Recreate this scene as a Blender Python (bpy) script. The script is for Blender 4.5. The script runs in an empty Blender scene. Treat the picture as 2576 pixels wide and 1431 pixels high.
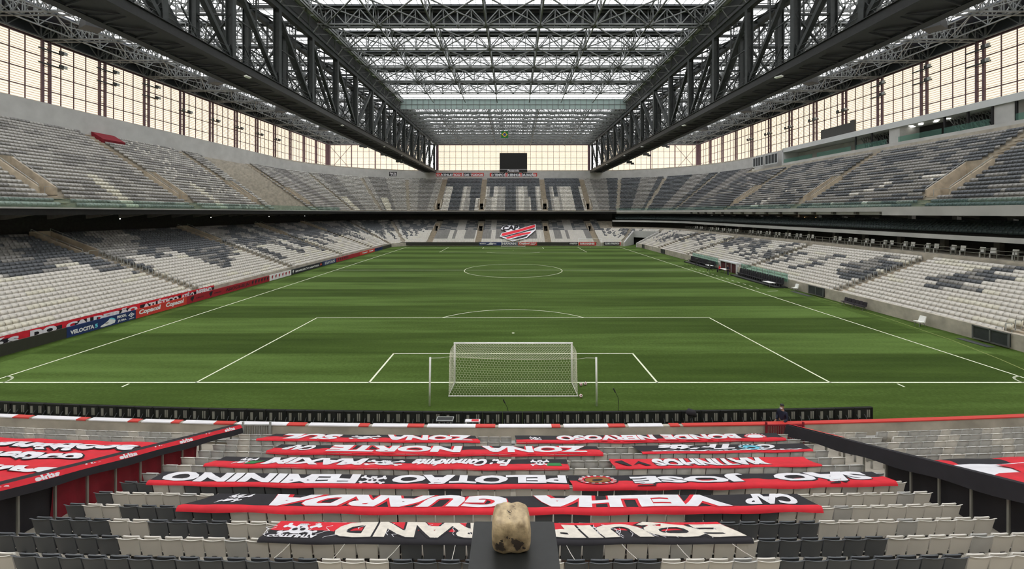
import bpy, bmesh, math, random
import numpy as np
from mathutils import Vector, Matrix
random.seed(7)
PI = math.pi
SC = bpy.context.scene
COL = SC.collection

# ------------------------------------------------------------------ camera, sky, exposure
F = 1060.0                       # focal length in pixels of a 2576 px wide frame
CY, CZ = -26.8, 10.8             # camera stands 26.8 m behind the goal line, 10.8 m up
cd = bpy.data.cameras.new('camera'); cam = bpy.data.objects.new('camera', cd); COL.objects.link(cam)
cam.location = (0, CY, CZ); cam.rotation_euler = (PI/2, 0, 0)
cd.sensor_width = 36; cd.lens = F*36/2576
cd.shift_x = -3/2576; cd.shift_y = -180.5/2576
cd.clip_start = 0.1; cd.clip_end = 2000
SC.camera = cam
w = bpy.data.worlds.new('overcast_sky'); SC.world = w; w.use_nodes = True
bg = w.node_tree.nodes['Background']; bg.inputs[0].default_value = (1.0, 0.985, 0.965, 1); bg.inputs[1].default_value = 4.2
SC.view_settings.view_transform = 'Standard'; SC.view_settings.look = 'None'
SC.view_settings.exposure = 0.45; SC.view_settings.gamma = 1; SC.view_settings.use_curve_mapping = False
SC.cycles.transparent_max_bounces = 12
SC.cycles.max_bounces = 6; SC.cycles.diffuse_bounces = 4
SC.cycles.use_denoising = True

# ------------------------------------------------------------------ materials
MATS = {}
def mat(name, col, rough=.6, metal=0, noise=0, scale=3.0, emit=None, estr=0, bump=0, spec=.5, dirt=None):
    if name in MATS: return MATS[name]
    m = bpy.data.materials.new(name); m.use_nodes = True; MATS[name] = m
    nt = m.node_tree; b = nt.nodes['Principled BSDF']
    b.inputs['Base Color'].default_value = (*col, 1); b.inputs['Roughness'].default_value = rough
    b.inputs['Metallic'].default_value = metal; b.inputs['Specular IOR Level'].default_value = spec
    if emit: b.inputs['Emission Color'].default_value = (*emit, 1); b.inputs['Emission Strength'].default_value = estr
    if noise:
        tc = nt.nodes.new('ShaderNodeTexCoord'); n = nt.nodes.new('ShaderNodeTexNoise'); n.inputs['Scale'].default_value = scale
        n.inputs['Detail'].default_value = 6
        nt.links.new(tc.outputs['Object'], n.inputs['Vector'])
        r = nt.nodes.new('ShaderNodeValToRGB'); e = r.color_ramp.elements
        e[0].position = .3; e[1].position = .7
        lo = dirt or tuple(max(0, c*(1-noise)) for c in col); hi = tuple(min(1, c*(1+noise*.6)) for c in col)
        e[0].color = (*lo, 1); e[1].color = (*hi, 1)
        nt.links.new(n.outputs['Fac'], r.inputs['Fac']); nt.links.new(r.outputs['Color'], b.inputs['Base Color'])
        if bump:
            bp = nt.nodes.new('ShaderNodeBump'); bp.inputs['Strength'].default_value = bump; bp.inputs['Distance'].default_value = .02
            nt.links.new(n.outputs['Fac'], bp.inputs['Height']); nt.links.new(bp.outputs['Normal'], b.inputs['Normal'])
    return m
def clear_mat(name, tint, diff, mix):
    """thin sheet: part of the light passes straight through (tinted), part is scattered"""
    m = bpy.data.materials.new(name); m.use_nodes = True; MATS[name] = m
    nt = m.node_tree; nt.nodes.clear()
    o = nt.nodes.new('ShaderNodeOutputMaterial'); t = nt.nodes.new('ShaderNodeBsdfTransparent'); d = nt.nodes.new('ShaderNodeBsdfDiffuse')
    x = nt.nodes.new('ShaderNodeMixShader'); t.inputs[0].default_value = (*tint, 1); d.inputs[0].default_value = (*diff, 1)
    x.inputs[0].default_value = mix
    nt.links.new(t.outputs[0], x.inputs[1]); nt.links.new(d.outputs[0], x.inputs[2]); nt.links.new(x.outputs[0], o.inputs[0])
    return m

concrete = mat('concrete', (.45, .415, .345), .85, noise=.28, scale=.9, bump=.2)
concrete_pale = mat('concrete_pale', (.50, .50, .48), .8, noise=.12, scale=.5)
concrete_tan = mat('concrete_tan', (.46, .395, .30), .85, noise=.25, scale=1.2)
concrete_shade = mat('concrete_shade', (.035, .034, .032), .9, noise=.3)  # concrete with the shade under the decks put into its colour
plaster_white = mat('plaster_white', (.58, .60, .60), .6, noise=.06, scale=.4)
dark_void = mat('shade_and_dark_glazing', (.012, .012, .012), .9, noise=.2)  # shade of soffits and openings put into the colour; also dark glazing
steel_dark = mat('steel_dark', (.042, .049, .049), .55, .2, noise=.3, scale=1.5)
steel_black = mat('steel_black', (.022, .024, .024), .5, .2, noise=.2)
steel_grey = mat('steel_grey', (.15, .16, .155), .5, .3, noise=.2, scale=.8)
steel_light = mat('steel_light', (.42, .44, .43), .45, .3, noise=.1)
mullion_m = mat('mullion_brown', (.11, .06, .075), .6, noise=.15)
galv = mat('galvanised', (.30, .30, .27), .45, .5, noise=.1)
seat_white = mat('seat_white', (.71, .685, .625), .45, noise=.06, scale=.7)
seat_cream = mat('seat_cream', (.74, .715, .60), .45, noise=.05, scale=.7)
seat_light = mat('seat_light_grey', (.43, .42, .39), .45, noise=.08, scale=.7)
seat_mid = mat('seat_mid_grey', (.27, .265, .25), .45, noise=.1, scale=.7)
seat_dark = mat('seat_dark_grey', (.095, .105, .115), .45, noise=.1, scale=.7)
seat_teal = mat('seat_dark_teal', (.02, .035, .035), .5, noise=.1)
white_paint = mat('white_paint', (.86, .87, .84), .45, noise=.04)
line_paint = mat('line_paint', (.82, .88, .66), .8, noise=.15, scale=6)
net_cord = mat('net_cord', (.74, .72, .60), .8, noise=.05)
red_cloth = mat('red_cloth', (.70, .018, .035), .75, noise=.12, scale=2.5)
deep_red_cloth = mat('deep_red_cloth', (.23, .008, .02), .8, noise=.2, scale=2)
black_cloth = mat('black_cloth', (.016, .015, .020), .8, noise=.2, scale=3)
white_cloth = mat('white_cloth', (.80, .80, .84), .8, noise=.06, scale=3)
cream_cloth = mat('cream_cloth', (.80, .75, .66), .8, noise=.12, scale=7)
green_cloth = mat('green_cloth', (.03, .22, .06), .8, noise=.1)
brown_cloth = mat('brown_cloth', (.28, .12, .03), .8, noise=.2)
led_red = mat('board_red', (.62, .045, .035), .5, noise=.05)
led_deep = mat('board_deep_red', (.36, .012, .03), .5, noise=.08)
led_navy = mat('board_navy', (.012, .03, .13), .5, noise=.08)
led_black = mat('board_black', (.012, .012, .025), .5, noise=.1)
led_off = mat('board_unlit', (.035, .035, .028), .5, noise=.1)
board_white = mat('board_white', (.82, .82, .85), .5, noise=.03)
cyan_paint = mat('cyan_paint', (.15, .62, .80), .5, noise=.03)
grey_panel = mat('grey_panel', (.27, .27, .24), .5, noise=.15)
screen_black = mat('screen_black', (.006, .006, .007), .35, noise=.1)
leather = mat('worn_leather', (.60, .48, .29), .55, noise=.3, scale=22, dirt=(.27, .20, .12), bump=.4)
stain_m = mat('dark_stain', (.07, .055, .045), .7, noise=.4, scale=30)
pedestal_m = mat('pedestal_black', (.022, .024, .023), .45, noise=.2, scale=14)
skin_m = mat('skin', (.36, .20, .13), .6, noise=.05)
lamp_m = mat('lamp_glow', (.9, .9, .85), .5, noise=.01, emit=(1, .97, .9), estr=2.2)
dim_lamp = mat('lamp_warm_glow', (.9, .6, .3), .5, noise=.01, emit=(1, .6, .25), estr=5)
rope_m = mat('white_rope', (.75, .73, .66), .8, noise=.1)
yellow_p = mat('yellow_paint', (.80, .58, .03), .6, noise=.05)
blue_p = mat('blue_paint', (.02, .06, .35), .6, noise=.05)
roof_sheet = clear_mat('polycarbonate_roof', (.66, .67, .70), (.7, .7, .7), .22)
louvre_m = clear_mat('cream_louvre', (.61, .58, .515), (.78, .70, .55), .25)
louvre_gap = clear_mat('louvre_joint', (.50, .42, .36), (.45, .33, .25), .4)
glass_green = clear_mat('green_glass', (.68, .82, .77), (.30, .52, .45), .13)
glass_wall_m = clear_mat('green_translucent', (.11, .15, .14), (.48, .60, .57), .65)
roof_opaque = mat('roof_panel_dark', (.03, .036, .040), .6, noise=.15)
roof_navy = mat('roof_panel_navy', (.012, .016, .035), .6, noise=.15)

def grass_mat():
    m = bpy.data.materials.new('grass_turf'); m.use_nodes = True; nt = m.node_tree; N = nt.nodes; L = nt.links
    b = N['Principled BSDF']; b.inputs['Roughness'].default_value = .9; b.inputs['Specular IOR Level'].default_value = .15
    tc = N.new('ShaderNodeTexCoord'); sx = N.new('ShaderNodeSeparateXYZ'); L.new(tc.outputs['Object'], sx.inputs[0])
    def M(op, a, c=None, clamp=False):
        n = N.new('ShaderNodeMath'); n.operation = op; n.use_clamp = clamp
        for i, v in enumerate((a, c)):
            if v is None: continue
            if isinstance(v, (int, float)): n.inputs[i].default_value = v
            else: L.new(v, n.inputs[i])
        return n.outputs[0]
    # mowing bands 5.5 m deep, left half and right half of the pitch mown in opposite order
    wob = N.new('ShaderNodeTexNoise'); wob.inputs['Scale'].default_value = .25; L.new(tc.outputs['Object'], wob.inputs['Vector'])
    yy = M('ADD', sx.outputs['Y'], M('MULTIPLY', M('SUBTRACT', wob.outputs['Fac'], .5), .25))
    ph = M('SINE', M('MULTIPLY', yy, PI/5.5))
    band = M('MULTIPLY', M('ADD', M('MULTIPLY', ph, 9.0), 0), 1.0)
    band = M('MAXIMUM', M('MINIMUM', band, 1.0), -1.0)
    side = M('MAXIMUM', M('MINIMUM', M('MULTIPLY', sx.outputs['X'], .05), 1.0), -1.0)
    inside = M('MULTIPLY', M('GREATER_THAN', sx.outputs['Y'], 0.0), M('LESS_THAN', M('ABSOLUTE', sx.outputs['X']), 37.0))
    s = M('MULTIPLY', M('MULTIPLY', band, side), inside)
    fine = N.new('ShaderNodeTexNoise'); fine.inputs['Scale'].default_value = 5.0; fine.inputs['Detail'].default_value = 10; fine.inputs['Roughness'].default_value = .75
    L.new(tc.outputs['Object'], fine.inputs['Vector'])
    bigm = N.new('ShaderNodeMapping'); bigm.inputs['Scale'].default_value = (.05, .5, 1); L.new(tc.outputs['Object'], bigm.inputs['Vector'])
    big = N.new('ShaderNodeTexNoise'); big.inputs['Scale'].default_value = 1.6; big.inputs['Detail'].default_value = 4; L.new(bigm.outputs[0], big.inputs['Vector'])
    f = M('ADD', .5, M('MULTIPLY', s, -.25))
    f = M('ADD', f, M('MULTIPLY', M('SUBTRACT', fine.outputs['Fac'], .5), 1.1))
    f = M('ADD', f, M('MULTIPLY', M('SUBTRACT', big.outputs['Fac'], .5), 1.1))
    r = N.new('ShaderNodeValToRGB'); e = r.color_ramp.elements
    e[0].position = 0; e[0].color = (.026, .052, .004, 1); e[1].position = 1; e[1].color = (.104, .176, .038, 1)
    k = e.new(.5); k.color = (.055, .097, .014, 1)
    L.new(f, r.inputs['Fac']); L.new(r.outputs['Color'], b.inputs['Base Color'])
    bp = N.new('ShaderNodeBump'); bp.inputs['Strength'].default_value = .4; bp.inputs['Distance'].default_value = .05
    L.new(fine.outputs['Fac'], bp.inputs['Height']); L.new(bp.outputs['Normal'], b.inputs['Normal'])
    MATS['grass'] = m
    return m
grass = grass_mat()

# ------------------------------------------------------------------ mesh helpers
class MB:
    def __init__(s): s.v = []; s.f = []; s.m = []
    def add(s, vs, fs, mi=0):
        o = len(s.v); s.v.extend([tuple(p) for p in vs]); s.f.extend([tuple(i+o for i in q) for q in fs]); s.m.extend([mi]*len(fs)); return s
    def box(s, c, size, rz=0, mi=0, M=None):
        x, y, z = size[0]/2, size[1]/2, size[2]/2
        vs = [Vector((a*x, b*y, d*z)) for d in (-1, 1) for b in (-1, 1) for a in (-1, 1)]
        if rz: R = Matrix.Rotation(rz, 3, 'Z'); vs = [R @ p for p in vs]
        if M is not None: vs = [M @ p for p in vs]
        c = Vector(c); vs = [p+c for p in vs]
        return s.add(vs, [(0, 2, 3, 1), (4, 5, 7, 6), (0, 1, 5, 4), (2, 6, 7, 3), (0, 4, 6, 2), (1, 3, 7, 5)], mi)
    def span(s, x0, x1, y0, y1, z0, z1, mi=0):
        return s.box(((x0+x1)/2, (y0+y1)/2, (z0+z1)/2), (abs(x1-x0), abs(y1-y0), abs(z1-z0)), 0, mi)
    def bar(s, a, b, w, h=None, mi=0, up=(0, 0, 1)):
        a = Vector(a); b = Vector(b); h = h or w; d = (b-a)
        if d.length < 1e-6: return s
        d.normalize(); u = Vector(up)
        if abs(d.dot(u)) > .98: u = Vector((0, 1, 0)) if abs(d.y) < .9 else Vector((1, 0, 0))
        r = d.cross(u).normalized()*(w/2); u = r.cross(d).normalized()*(h/2)
        vs = [a-r-u, a+r-u, a+r+u, a-r+u, b-r-u, b+r-u, b+r+u, b-r+u]
        return s.add(vs, [(0, 3, 2, 1), (4, 5, 6, 7), (0, 1, 5, 4), (1, 2, 6, 5), (2, 3, 7, 6), (3, 0, 4, 7)], mi)
    def tube(s, pts, r, n=8, mi=0, cap=True):
        pts = [Vector(p) for p in pts]; rs = r if isinstance(r, (list, tuple)) else [r]*len(pts); rings = []; o = len(s.v)
        for i, p in enumerate(pts):
            d = (pts[min(i+1, len(pts)-1)]-pts[max(i-1, 0)]).normalized()
            u = Vector((0, 0, 1)) if abs(d.z) < .95 else Vector((0, 1, 0))
            a = d.cross(u).normalized(); b = a.cross(d)
            s.v.extend([tuple(p+(a*math.cos(t)+b*math.sin(t))*rs[i]) for t in [2*PI*k/n for k in range(n)]])
        for i in range(len(pts)-1):
            for k in range(n):
                s.f.append((o+i*n+k, o+i*n+(k+1) % n, o+(i+1)*n+(k+1) % n, o+(i+1)*n+k)); s.m.append(mi)
        if cap:
            s.f.append(tuple(o+k for k in range(n))[::-1]); s.f.append(tuple(o+(len(pts)-1)*n+k for k in range(n))); s.m += [mi, mi]
        return s
    def grid(s, fn, nu, nv, mi=0, mif=None):
        o = len(s.v)
        for j in range(nv+1):
            for i in range(nu+1): s.v.append(tuple(fn(i/nu, j/nv)))
        for j in range(nv):
            for i in range(nu):
                a = o+j*(nu+1)+i; s.f.append((a, a+1, a+nu+2, a+nu+1)); s.m.append(mif(i/nu, j/nv) if mif else mi)
        return s
    def lathe(s, prof, c=(0, 0, 0), n=16, mi=0):
        o = len(s.v); c = Vector(c)
        for r, z in prof:
            for k in range(n): t = 2*PI*k/n; s.v.append(tuple(c+Vector((r*math.cos(t), r*math.sin(t), z))))
        for i in range(len(prof)-1):
            for k in range(n): s.f.append((o+i*n+k, o+i*n+(k+1) % n, o+(i+1)*n+(k+1) % n, o+(i+1)*n+k)); s.m.append(mi)
        s.f.append(tuple(o+k for k in range(n))[::-1]); s.f.append(tuple(o+(len(prof)-1)*n+k for k in range(n))); s.m += [mi, mi]
        return s
    def prism(s, poly, fn, t0, t1, mi=0):
        """poly: 2D outline; fn(a, b, t) -> point"""
        n = len(poly); vs = [fn(a, b, t0) for a, b in poly]+[fn(a, b, t1) for a, b in poly]
        fs = [tuple(range(n))[::-1], tuple(range(n, 2*n))]+[(i, (i+1) % n, n+(i+1) % n, n+i) for i in range(n)]
        return s.add(vs, fs, mi)
    def build(s, name, mats, parent=None, smooth=False):
        me = bpy.data.meshes.new(name); me.from_pydata(s.v, [], s.f)
        for m in (mats if isinstance(mats, (list, tuple)) else [mats]): me.materials.append(m)
        if max(s.m, default=0) > 0: me.polygons.foreach_set('material_index', s.m)
        if smooth: me.polygons.foreach_set('use_smooth', [True]*len(s.f))
        me.update()
        o = bpy.data.objects.new(name, me); COL.objects.link(o)
        if parent is not None: o.parent = parent
        return o
def empty(name, loc=(0, 0, 0), rz=0):
    o = bpy.data.objects.new(name, None); COL.objects.link(o); o.location = loc; o.rotation_euler = (0, 0, rz); o.empty_display_size = .3
    return o
def tag(o, label=None, cat=None, group=None, kind=None):
    if label: o['label'] = label
    if cat: o['category'] = cat
    if group: o['group'] = group
    if kind: o['kind'] = kind
    return o
KIDS = {}
def dup(root, loc=None, rz=None, parent=None):
    c = root.copy(); COL.objects.link(c)
    if parent is not None: c.parent = parent
    if loc is not None: c.location = loc
    if rz is not None: c.rotation_euler = (0, 0, rz)
    for ch in list(root.children): dup(ch, parent=c)
    return c
ORD = 'first second third fourth fifth sixth seventh eighth ninth tenth eleventh twelfth thirteenth fourteenth fifteenth sixteenth seventeenth eighteenth nineteenth twentieth twenty-first twenty-second twenty-third twenty-fourth twenty-fifth twenty-sixth twenty-seventh twenty-eighth twenty-ninth thirtieth thirty-first thirty-second thirty-third thirty-fourth thirty-fifth thirty-sixth thirty-seventh thirty-eighth thirty-ninth fortieth forty-first forty-second forty-third forty-fourth forty-fifth forty-sixth forty-seventh forty-eighth forty-ninth fiftieth fifty-first fifty-second'.split()

TXT = {}
def text_data(body, bold=.02, shear=0):
    key = (body, bold, shear)
    if key not in TXT:
        cu = bpy.data.curves.new('lettering_source', 'FONT'); cu.body = body; cu.offset = bold; cu.shear = shear; cu.resolution_u = 3; cu.fill_mode = 'FRONT'
        o = bpy.data.objects.new('lettering_source', cu); COL.objects.link(o)
        bpy.context.view_layer.update()
        me = o.evaluated_get(bpy.context.evaluated_depsgraph_get()).to_mesh()
        v = np.array([list(p.co)[:2] for p in me.vertices]); f = [tuple(p.vertices) for p in me.polygons]
        v[:, 0] -= v[:, 0].min(); v[:, 0] /= v[:, 0].max(); v[:, 1] -= v[:, 1].min(); v[:, 1] /= v[:, 1].max()
        o.to_mesh_clear(); bpy.data.objects.remove(o); bpy.data.curves.remove(cu)
        TXT[key] = (v, f)
    return TXT[key]
def letters(mb, body, fn, mi=0, bold=.02, shear=0, cuts=0):
    """put the filled outlines of BODY (unit square) through fn(u, v); cuts > 0 splits them along that many upright lines"""
    v, f = text_data(body, bold, shear)
    if cuts:
        bm = bmesh.new(); vs = [bm.verts.new((a, b, 0)) for a, b in v]
        for q in f:
            try: bm.faces.new([vs[i] for i in q])
            except ValueError: pass
        for i in range(1, cuts):
            bmesh.ops.bisect_plane(bm, geom=bm.verts[:]+bm.edges[:]+bm.faces[:], plane_co=(i/cuts, 0, 0), plane_no=(1, 0, 0))
        for i in range(1, 4):
            bmesh.ops.bisect_plane(bm, geom=bm.verts[:]+bm.edges[:]+bm.faces[:], plane_co=(0, i/4, 0), plane_no=(0, 1, 0))
        bm.verts.index_update(); v = [(p.co.x, p.co.y) for p in bm.verts]; f = [tuple(x.index for x in q.verts) for q in bm.faces]; bm.free()
    return mb.add([fn(a, b) for a, b in v], f, mi)
def flat(o, ux, uy):
    """a plane frame for letters: origin, vector across, vector up"""
    o = Vector(o); ux = Vector(ux); uy = Vector(uy)
    return lambda a, b: o+ux*a+uy*b

def X_at(px, d): return (px-1291)/F*d
def ycv(x): return .0016*x*x
# ------------------------------------------------------------------ ground and pitch
g = MB(); g.grid(lambda u, v: (-60+120*u, -20+150*v, 0), 4, 4)
floor = g.build('floor', grass); tag(floor, kind='structure', label='striped green grass pitch and its surround')
HW = 33.4
def stripe(mb, pts, wd=.13, z=.012, closed=False):
    P = [Vector((p[0], p[1], z)) for p in pts]; n = len(P)
    for i in range(n if closed else n-1):
        a, b = P[i], P[(i+1) % n]; d = (b-a).normalized(); r = Vector((-d.y, d.x, 0))*wd/2; e = d*wd*.3
        mb.add([a-r-e, b-r+e, b+r+e, a+r-e], [(0, 1, 2, 3)])
ln = MB()
stripe(ln, [(-HW, 0), (HW, 0), (HW, 105), (-HW, 105)], closed=True); stripe(ln, [(-HW, 52.5), (HW, 52.5)])
def circ(cx, cy, r, a0, a1, n=64): return [(cx+r*math.cos(a0+(a1-a0)*i/n), cy+r*math.sin(a0+(a1-a0)*i/n)) for i in range(n+1)]
stripe(ln, circ(0, 52.5, 9.15, 0, 2*PI))
for y0, s in ((0, 1), (105, -1)):
    stripe(ln, [(-20.16, y0), (-20.16, y0+s*16.5), (20.16, y0+s*16.5), (20.16, y0)])
    stripe(ln, [(-9.16, y0), (-9.16, y0+s*5.5), (9.16, y0+s*5.5), (9.16, y0)])
    a = math.acos(5.5/9.15); stripe(ln, circ(0, y0+s*11, 9.15, s*(PI/2-a), s*(PI/2+a), 40))
    ln.lathe([(.13, .012), (.12, .016)], (0, y0+s*11, 0), 14)
    for sx in (-1, 1):
        q = circ(sx*HW, y0, 1.0, 0, PI/2, 10); q = [(sx*HW-sx*(p[0]-sx*HW), y0+s*(p[1]-y0)) for p in q]; stripe(ln, q)
        stripe(ln, [(sx*(HW-9.15), y0-s*.25), (sx*(HW-9.15), y0-s*.65)])
for i in range(14): stripe(ln, [(HW+1.5, 33+i*1.7), (HW+1.5, 33.8+i*1.7)], .1)
stripe(ln, [(HW+1.5, 31), (HW+3.2, 31.5)], .1)
ln.build('line_marking', line_paint, floor)
ln = MB(); stripe(ln, [(38.7, 34), (38.7, 24), (38.2, 16), (37.2, 9), (35.9, 4.3), (34, -1), (31, -5)], .09, .01); ln.build('turf_edge', mat('turf_edge_green', (.22, .27, .08), .9, noise=.1), floor)

# ------------------------------------------------------------------ bowl geometry
RX, RY0, RY1, R0 = 31.0, 1.1, 101.5, 8.5      # half width of the straight part, corner centres, inner corner radius
def path(t, which, step=.5):
    """points (x, y, rz, s) along the offset curve t for 'left', 'cl' (far left corner), 'far', 'cr', 'right'; rz turns local +y towards the pitch"""
    R = R0+t
    if which == 'left':
        ys = np.arange(-2.0, RY1, step)+step/2; return np.stack([np.full_like(ys, -(RX+R)), ys, np.full_like(ys, -PI/2), ys], 1)
    if which == 'right':
        ys = np.arange(-2.0, RY1, step)+step/2; return np.stack([np.full_like(ys, RX+R), ys, np.full_like(ys, PI/2), ys], 1)
    if which == 'far':
        xs = np.arange(-RX, RX, step)+step/2; return np.stack([xs, np.full_like(xs, RY1+R), np.full_like(xs, PI), xs], 1)
    n = max(3, int(R*PI/2/step)); a = (np.arange(n)+.5)/n*PI/2
    if which == 'cl': return np.stack([-RX-R*np.cos(a), RY1+R*np.sin(a), -PI/2-a, a*180/PI], 1)
    return np.stack([RX+R*np.cos(a), RY1+R*np.sin(a), PI/2+a, a*180/PI], 1)
UL_A = [24.5, 45.5, 65.5, 89.5]; UR_A = [29.5, 54.5, 80.5]; FA = [-27.4, -11.6, 11.6, 27.4]
LL_A = [4.0, 26.6, 49.5, 72.0, 93.0]; LR_A = [7.3, 25.7, 46.7, 71.0, 90.0]
CUT = {'up': [], 'low': []}      # (side, s0, s1, t0, t1) where a stair opening is cut through the steps
for q in UL_A: CUT['up'].append(('left', q-1.1, q+1.1, 14.0+.8*4, 14.0+.8*11))
for i, q in enumerate(UR_A): hw = 1.7 if i == 0 else 1.2; CUT['up'].append(('right', q-hw, q+hw, 14.0+.8*4, 14.0+.8*11))
for q in FA: CUT['up'].append(('far', q-.95, q+.95, 14.0+.8*2, 14.0+.8*7)); CUT['low'].append(('far', q-.95, q+.95, .35+.8*14, .35+.8*20))
CUT['low'].append(('cr', 26.25, 56.25, -.2, 9.15))
for q in LL_A: CUT['low'].append(('left', q-1.2, q+1.2, .35+.8*17, .35+.8*25))
def _samples(base, sides):
    v = set(round(float(x), 4) for x in base)
    for L in CUT.values():
        for c in L:
            if c[0] in sides: v.update((round(c[1], 4), round(c[2], 4)))
    return sorted(v)
YS = _samples(np.linspace(-6, RY1, 12), ('left', 'right')); XF = _samples(np.linspace(-RX, RX, 7), ('far',))
def ring(t):
    """polyline of offset curve t: left straight, far corner, far, far corner, right straight; returns list of (x, y)"""
    R = R0+t; P = [(-(RX+R), y) for y in YS]
    P += [(-RX-R*math.cos(a), RY1+R*math.sin(a)) for a in np.linspace(0, PI/2, 25)[1:]]
    P += [(x, RY1+R) for x in XF[1:]]
    P += [(RX+R*math.cos(a), RY1+R*math.sin(a)) for a in np.linspace(PI/2, 0, 25)[1:]]
    P += [(RX+R, y) for y in YS[::-1][1:]]
    return P
N_LEFT = len(YS)-1; N_CL = N_LEFT+24; N_FAR = N_CL+len(XF)-1; N_CR = N_FAR+24; N_END = N_CR+len(YS)-1
def iR(y): return N_CR+min(range(len(YS)), key=lambda i: abs(YS[::-1][i]-y))
def iscut(x, y, cuts):
    for side, s0, s1, t0, t1 in cuts:
        if side == 'cr':
            a_ = math.degrees(math.atan2(y-RY1, x-RX)); r_ = math.hypot(x-RX, y-RY1)-R0
            if x > RX and y > RY1 and s0-.1 < a_ < s1+.1 and t0 < r_ < t1: return True
            continue
        s_, t_ = (y, -x-RX-R0) if side == 'left' else ((y, x-RX-R0) if side == 'right' else (x, y-RY1-R0))
        if s0 < s_ < s1 and t0-.01 < t_ < t1-.01: return True
    return False
def sweep(mb, prof, i0=0, i1=None, mi=0, cuts=()):
    """prof: list of (t, z); swept round the bowl between ring indices i0..i1"""
    rs = [ring(t) for t, z in prof]; i1 = len(rs[0])-1 if i1 is None else i1
    o = len(mb.v); n = i1-i0+1
    for (t, z), r in zip(prof, rs): mb.v.extend([(x, y, z) for x, y in r[i0:i1+1]])
    for j in range(len(prof)-1):
        for i in range(n-1):
            a = o+j*n+i
            if cuts:
                c = [mb.v[q] for q in (a, a+n, a+n+1, a+1)]
                if iscut(sum(q[0] for q in c)/4, sum(q[1] for q in c)/4, cuts): continue
            mb.f.append((a, a+n, a+n+1, a+1)); mb.m.append(mi)
def zlow(k): return .50+.288*k
def tlow(k): return .35+.8*k
def zup(k): return 11.25+.53*k
def tup(k): return 14.0+.8*k
def steps(kf, tf, n):
    p = []
    for k in range(n): p += [(tf(k), kf(k)), (tf(k)+.8, kf(k))]
    return p
# lower tier, left and far and far right corner
def tier(name, prof, i0, i1, m, label, cuts=()):
    b = MB(); sweep(b, prof, i0, i1, cuts=cuts); o = b.build(name, m); tag(o, label, kind='structure'); return o
low_full = [(0, 0), (0, 1.15), (.3, 1.15), (.3, .5)]+steps(zlow, tlow, 25)+[(20.35+.01, 7.7), (22.5, 7.7)]
tier('wall_left_terrace', low_full, 0, N_LEFT, concrete, 'stepped concrete of the lower left stand', CUT['low'])
tier('wall_far_terrace', low_full, N_LEFT, N_FAR+3, concrete, 'stepped concrete of the lower far stand', CUT['low'])
low_right = [(0, 0), (0, 1.25), (.3, 1.25), (.3, .5)]+steps(zlow, tlow, 15)+[(12.36, 5.6), (12.5, 5.6), (12.5, 5.75), (18.0, 5.75)]
tier('wall_right_terrace', low_right, N_FAR+3, N_END, concrete, 'stepped concrete of the lower right stand with the terrace above', CUT['low'])
up = [(13.4, 11.25)]+steps(zup, tup, 25)+[(34.0, 24.0), (34.0, 28.0), (34.4, 28.0)]
up_r = [(13.4, 11.25)]+steps(zup, tup, 22)+[(31.6, 22.4), (31.6, 23.3), (36.5, 23.3)]
tier('wall_left_upper_tier', up, 0, N_LEFT, concrete, 'stepped concrete of the upper left tier', CUT['up'])
tier('wall_far_upper_tier', up, N_LEFT, N_CR, concrete, 'stepped concrete of the upper far tier', CUT['up'])
tier('wall_right_upper_tier', up_r, N_CR, N_END, concrete, 'stepped concrete of the upper right tier', CUT['up'])
# pale wall band behind the last row
tier('wall_left_band', [(33.9, 24.0), (33.9, 28.05), (36.5, 28.05)], 0, N_LEFT, concrete_pale, 'pale concrete wall band over the last row on the left')
tier('wall_far_band', [(33.9, 24.0), (33.9, 27.6), (36.5, 27.6)], N_LEFT, N_CR, concrete_pale, 'pale concrete wall band over the last row at the far end')
# edge of the upper tiers: thin pale lip; soffit and concourse wall coloured black for the deck's shade
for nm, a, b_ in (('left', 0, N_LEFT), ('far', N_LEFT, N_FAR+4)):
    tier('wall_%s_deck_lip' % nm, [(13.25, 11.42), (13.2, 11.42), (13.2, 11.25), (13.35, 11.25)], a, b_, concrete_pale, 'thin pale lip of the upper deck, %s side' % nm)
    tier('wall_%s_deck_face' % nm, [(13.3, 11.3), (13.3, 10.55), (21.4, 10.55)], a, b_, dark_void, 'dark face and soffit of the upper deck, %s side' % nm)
    tier('wall_%s_concourse' % nm, [(21.4, 10.6), (21.4, 7.6)], a, b_, concrete_shade, 'dark concourse wall behind the lower tier, %s side' % nm)
tier('wall_right_concourse', [(21.4, 10.6), (21.4, 5.6)], N_FAR, N_END, concrete_shade, 'dark concourse wall behind the right stand')
tier('wall_right_deck_lip', [(13.3, 11.6), (13.2, 11.6), (13.2, 10.95), (13.9, 10.95), (13.9, 10.5), (22, 10.5)], N_FAR+4, iR(33), concrete_pale, 'pale concrete edge of the upper right deck')
tier('wall_right_deck_face', [(13.2, 11.6), (12.9, 11.6), (12.9, 10.45), (22, 10.45)], iR(33), N_END, concrete_pale, 'deep concrete face of the upper right deck')
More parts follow.
